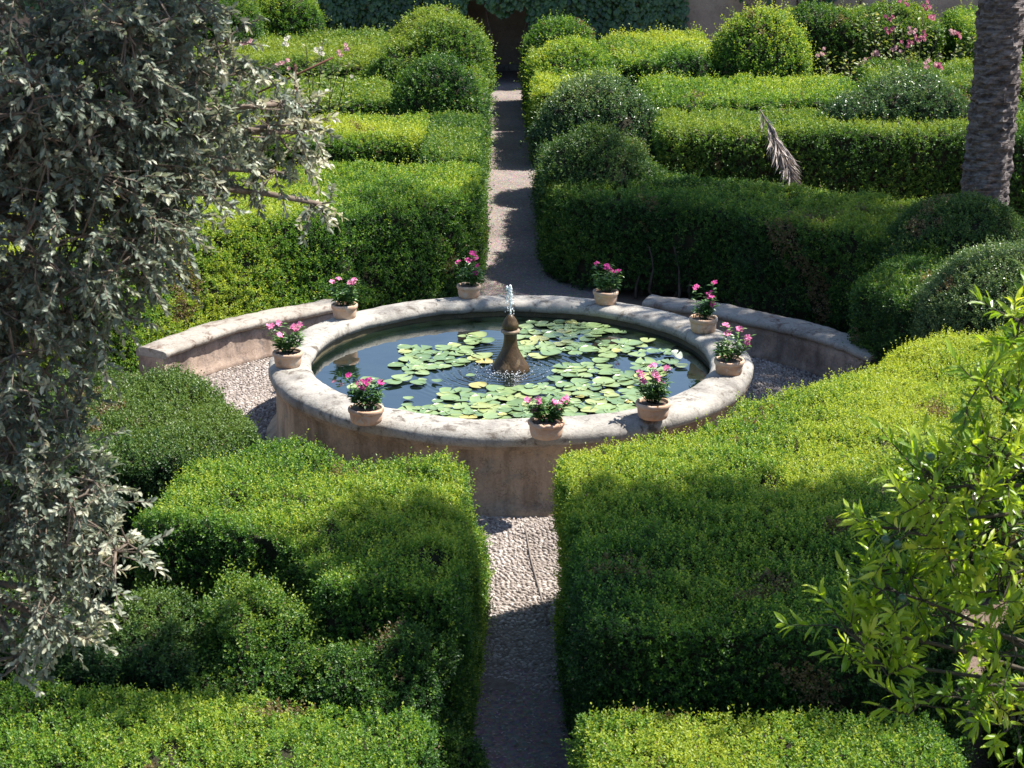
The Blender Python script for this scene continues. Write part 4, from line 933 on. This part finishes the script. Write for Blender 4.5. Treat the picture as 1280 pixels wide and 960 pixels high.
# unseen trees beyond the frame, crowns shaped to cast the shadows falling into it
def shade_tree(loc, label, ells, n, seed, trunk, leafL=.11, base=.4, per=12):
    e = empty('shade_tree', loc, label, 'tree', 'tall shade trees beside the garden')
    grow('s', ells, n, per, leafL, leafL * .5, 'green', seed, trunk, [.2 - .025 * i for i in range(len(trunk))], 'bark', e, base=base, hexa=False, twigL=.35, surf=.2, limb_r=.04)
shade_tree((6.4, -3.6, 0), 'tall leafy tree outside the right edge shading the near path', 
           [((4.35, -3.4, 7.0), (1.0, .85, .5), 2.2), ((5.2, -3.7, 7.2), (.9, .8, .5), 2.0), ((3.75, -3.7, 6.9), (.7, .6, .4), 1.4), ((4.6, -3.9, 7.1), (.8, .5, .4), 1.4), ((2.95, -3.3, 6.8), (.6, .6, .3), 3.2), ((2.5, -3.2, 6.6), (.4, .45, .25), 1.6), ((3.6, -2.9, 7.0), (.6, .5, .3), 1.6), ((4.6, -2.9, 7.0), (.7, .45, .3), 1.6), ((6.0, -3.6, 7.6), (.9, .8, .5), .6)], 1750, 61,
           [(6.4, -3.6, 0), (6.3, -3.6, 2), (6.2, -3.5, 4), (6.0, -3.5, 5.5), (5.8, -3.5, 6.5)])
shade_tree((-4.2, -8.6, 0), 'added leafy tree, unseen outside the left edge, shading the silver shrub',  # crown masses added out of view to shade the shrub below
           [((-.72, -6.2, 5.4), (.38, .45, .3), 2.4), ((-1.4, -6.3, 5.7), (.5, .5, .35), 2.0), ((-1.6, -6.2, 7.3), (.9, .8, .6), 1.2), ((1.6, -4.2, 7.0), (.5, .3, .3), 1.4), ((-2.6, -6.8, 7.2), (1, 1, .7), 1)], 700, 62,
           [(-4.2, -8.6, 0), (-4.1, -8.4, 2), (-3.8, -8.0, 4), (-3.3, -7.6, 5.5), (-2.6, -7.0, 6.5)])
shade_tree((8.0, 1.2, 0), 'tall leafy tree outside the right edge shading the right bench',
           [((5.9, 1.9, 7.2), (.65, .7, .45), 1.2), ((5.9, 3.2, 7.4), (1.2, 1.0, .6), 2.0), ((7.2, 3.9, 7.4), (.9, .8, .5), 1.8), ((5.7, 5.3, 7.7), (1.2, .9, .5), 2.0), ((6.6, 4.7, 7.3), (1.0, .8, .5), 1.8)], 1050, 63,
           [(8.0, 1.2, 0), (8.0, 1.2, 2), (7.9, 1.2, 4), (7.7, 1.3, 5.5), (7.4, 1.4, 6.5)])

# leaf litter on the path
n = 3200
r = np.random.default_rng(8)
y = np.concatenate([r.uniform(-7.5, -3.2, n // 2), r.uniform(3.5, 12, n // 2)]); x = r.uniform(-.32, .5, n)
P = np.c_[x, y, np.full(n, .026)]; D = np.c_[r.normal(size=n), r.normal(size=n), r.normal(size=n) * .12]
V, Fc, T = leaves(P, D, .012 + .014 * r.random(n), .008, np.clip(.6 + .3 * r.normal(size=n), 0, 1), np.tile([[0, 0, 1.0]], (n, 1)), False, .2)
tag(link('leaf_litter', mesh_np('leaf_litter', V, [(Fc, 0)], [M['dry']], T)), 'small dry fallen leaves scattered on the gravel path', 'leaf litter', kind='stuff')

# ================================================================== LIGHT
SUN_EL, SUN_AZ = 60.0, 18.0       # azimuth from +X towards +Y
sd = Vector((math.cos(R(SUN_EL)) * math.cos(R(SUN_AZ)), math.cos(R(SUN_EL)) * math.sin(R(SUN_AZ)), math.sin(R(SUN_EL))))
ld = bpy.data.lights.new('sun', 'SUN'); ld.energy = 5.0; ld.angle = R(.5); ld.color = (1, .955, .88)
lo = bpy.data.objects.new('sun', ld); col.objects.link(lo); lo.rotation_euler = sd.to_track_quat('Z', 'Y').to_euler(); lo.location = sd * 40
wd = bpy.data.worlds.new('World'); sc.world = wd; wd.use_nodes = True; nt = wd.node_tree; nt.nodes.clear()
out = nt.nodes.new('ShaderNodeOutputWorld'); bg = nt.nodes.new('ShaderNodeBackground'); sky = nt.nodes.new('ShaderNodeTexSky')
sky.sky_type = 'NISHITA'; sky.sun_disc = False; sky.sun_elevation = R(SUN_EL); sky.sun_rotation = R(90 - SUN_AZ); sky.altitude = 100; sky.air_density = 1.0; sky.dust_density = .6; sky.ozone_density = 2.0
bg.inputs[1].default_value = .095
nt.links.new(sky.outputs[0], bg.inputs[0]); nt.links.new(bg.outputs[0], out.inputs[0])
sc.view_settings.view_transform = 'Standard'; sc.view_settings.look = 'None'; sc.view_settings.exposure = 1.2; sc.view_settings.gamma = 1
sc.view_settings.use_curve_mapping = False
sc.cycles.max_bounces = 7; sc.cycles.transparent_max_bounces = 4; sc.cycles.diffuse_bounces = 4; sc.cycles.transmission_bounces = 4; sc.cycles.glossy_bounces = 3
sc.cycles.caustics_reflective = False; sc.cycles.caustics_refractive = False
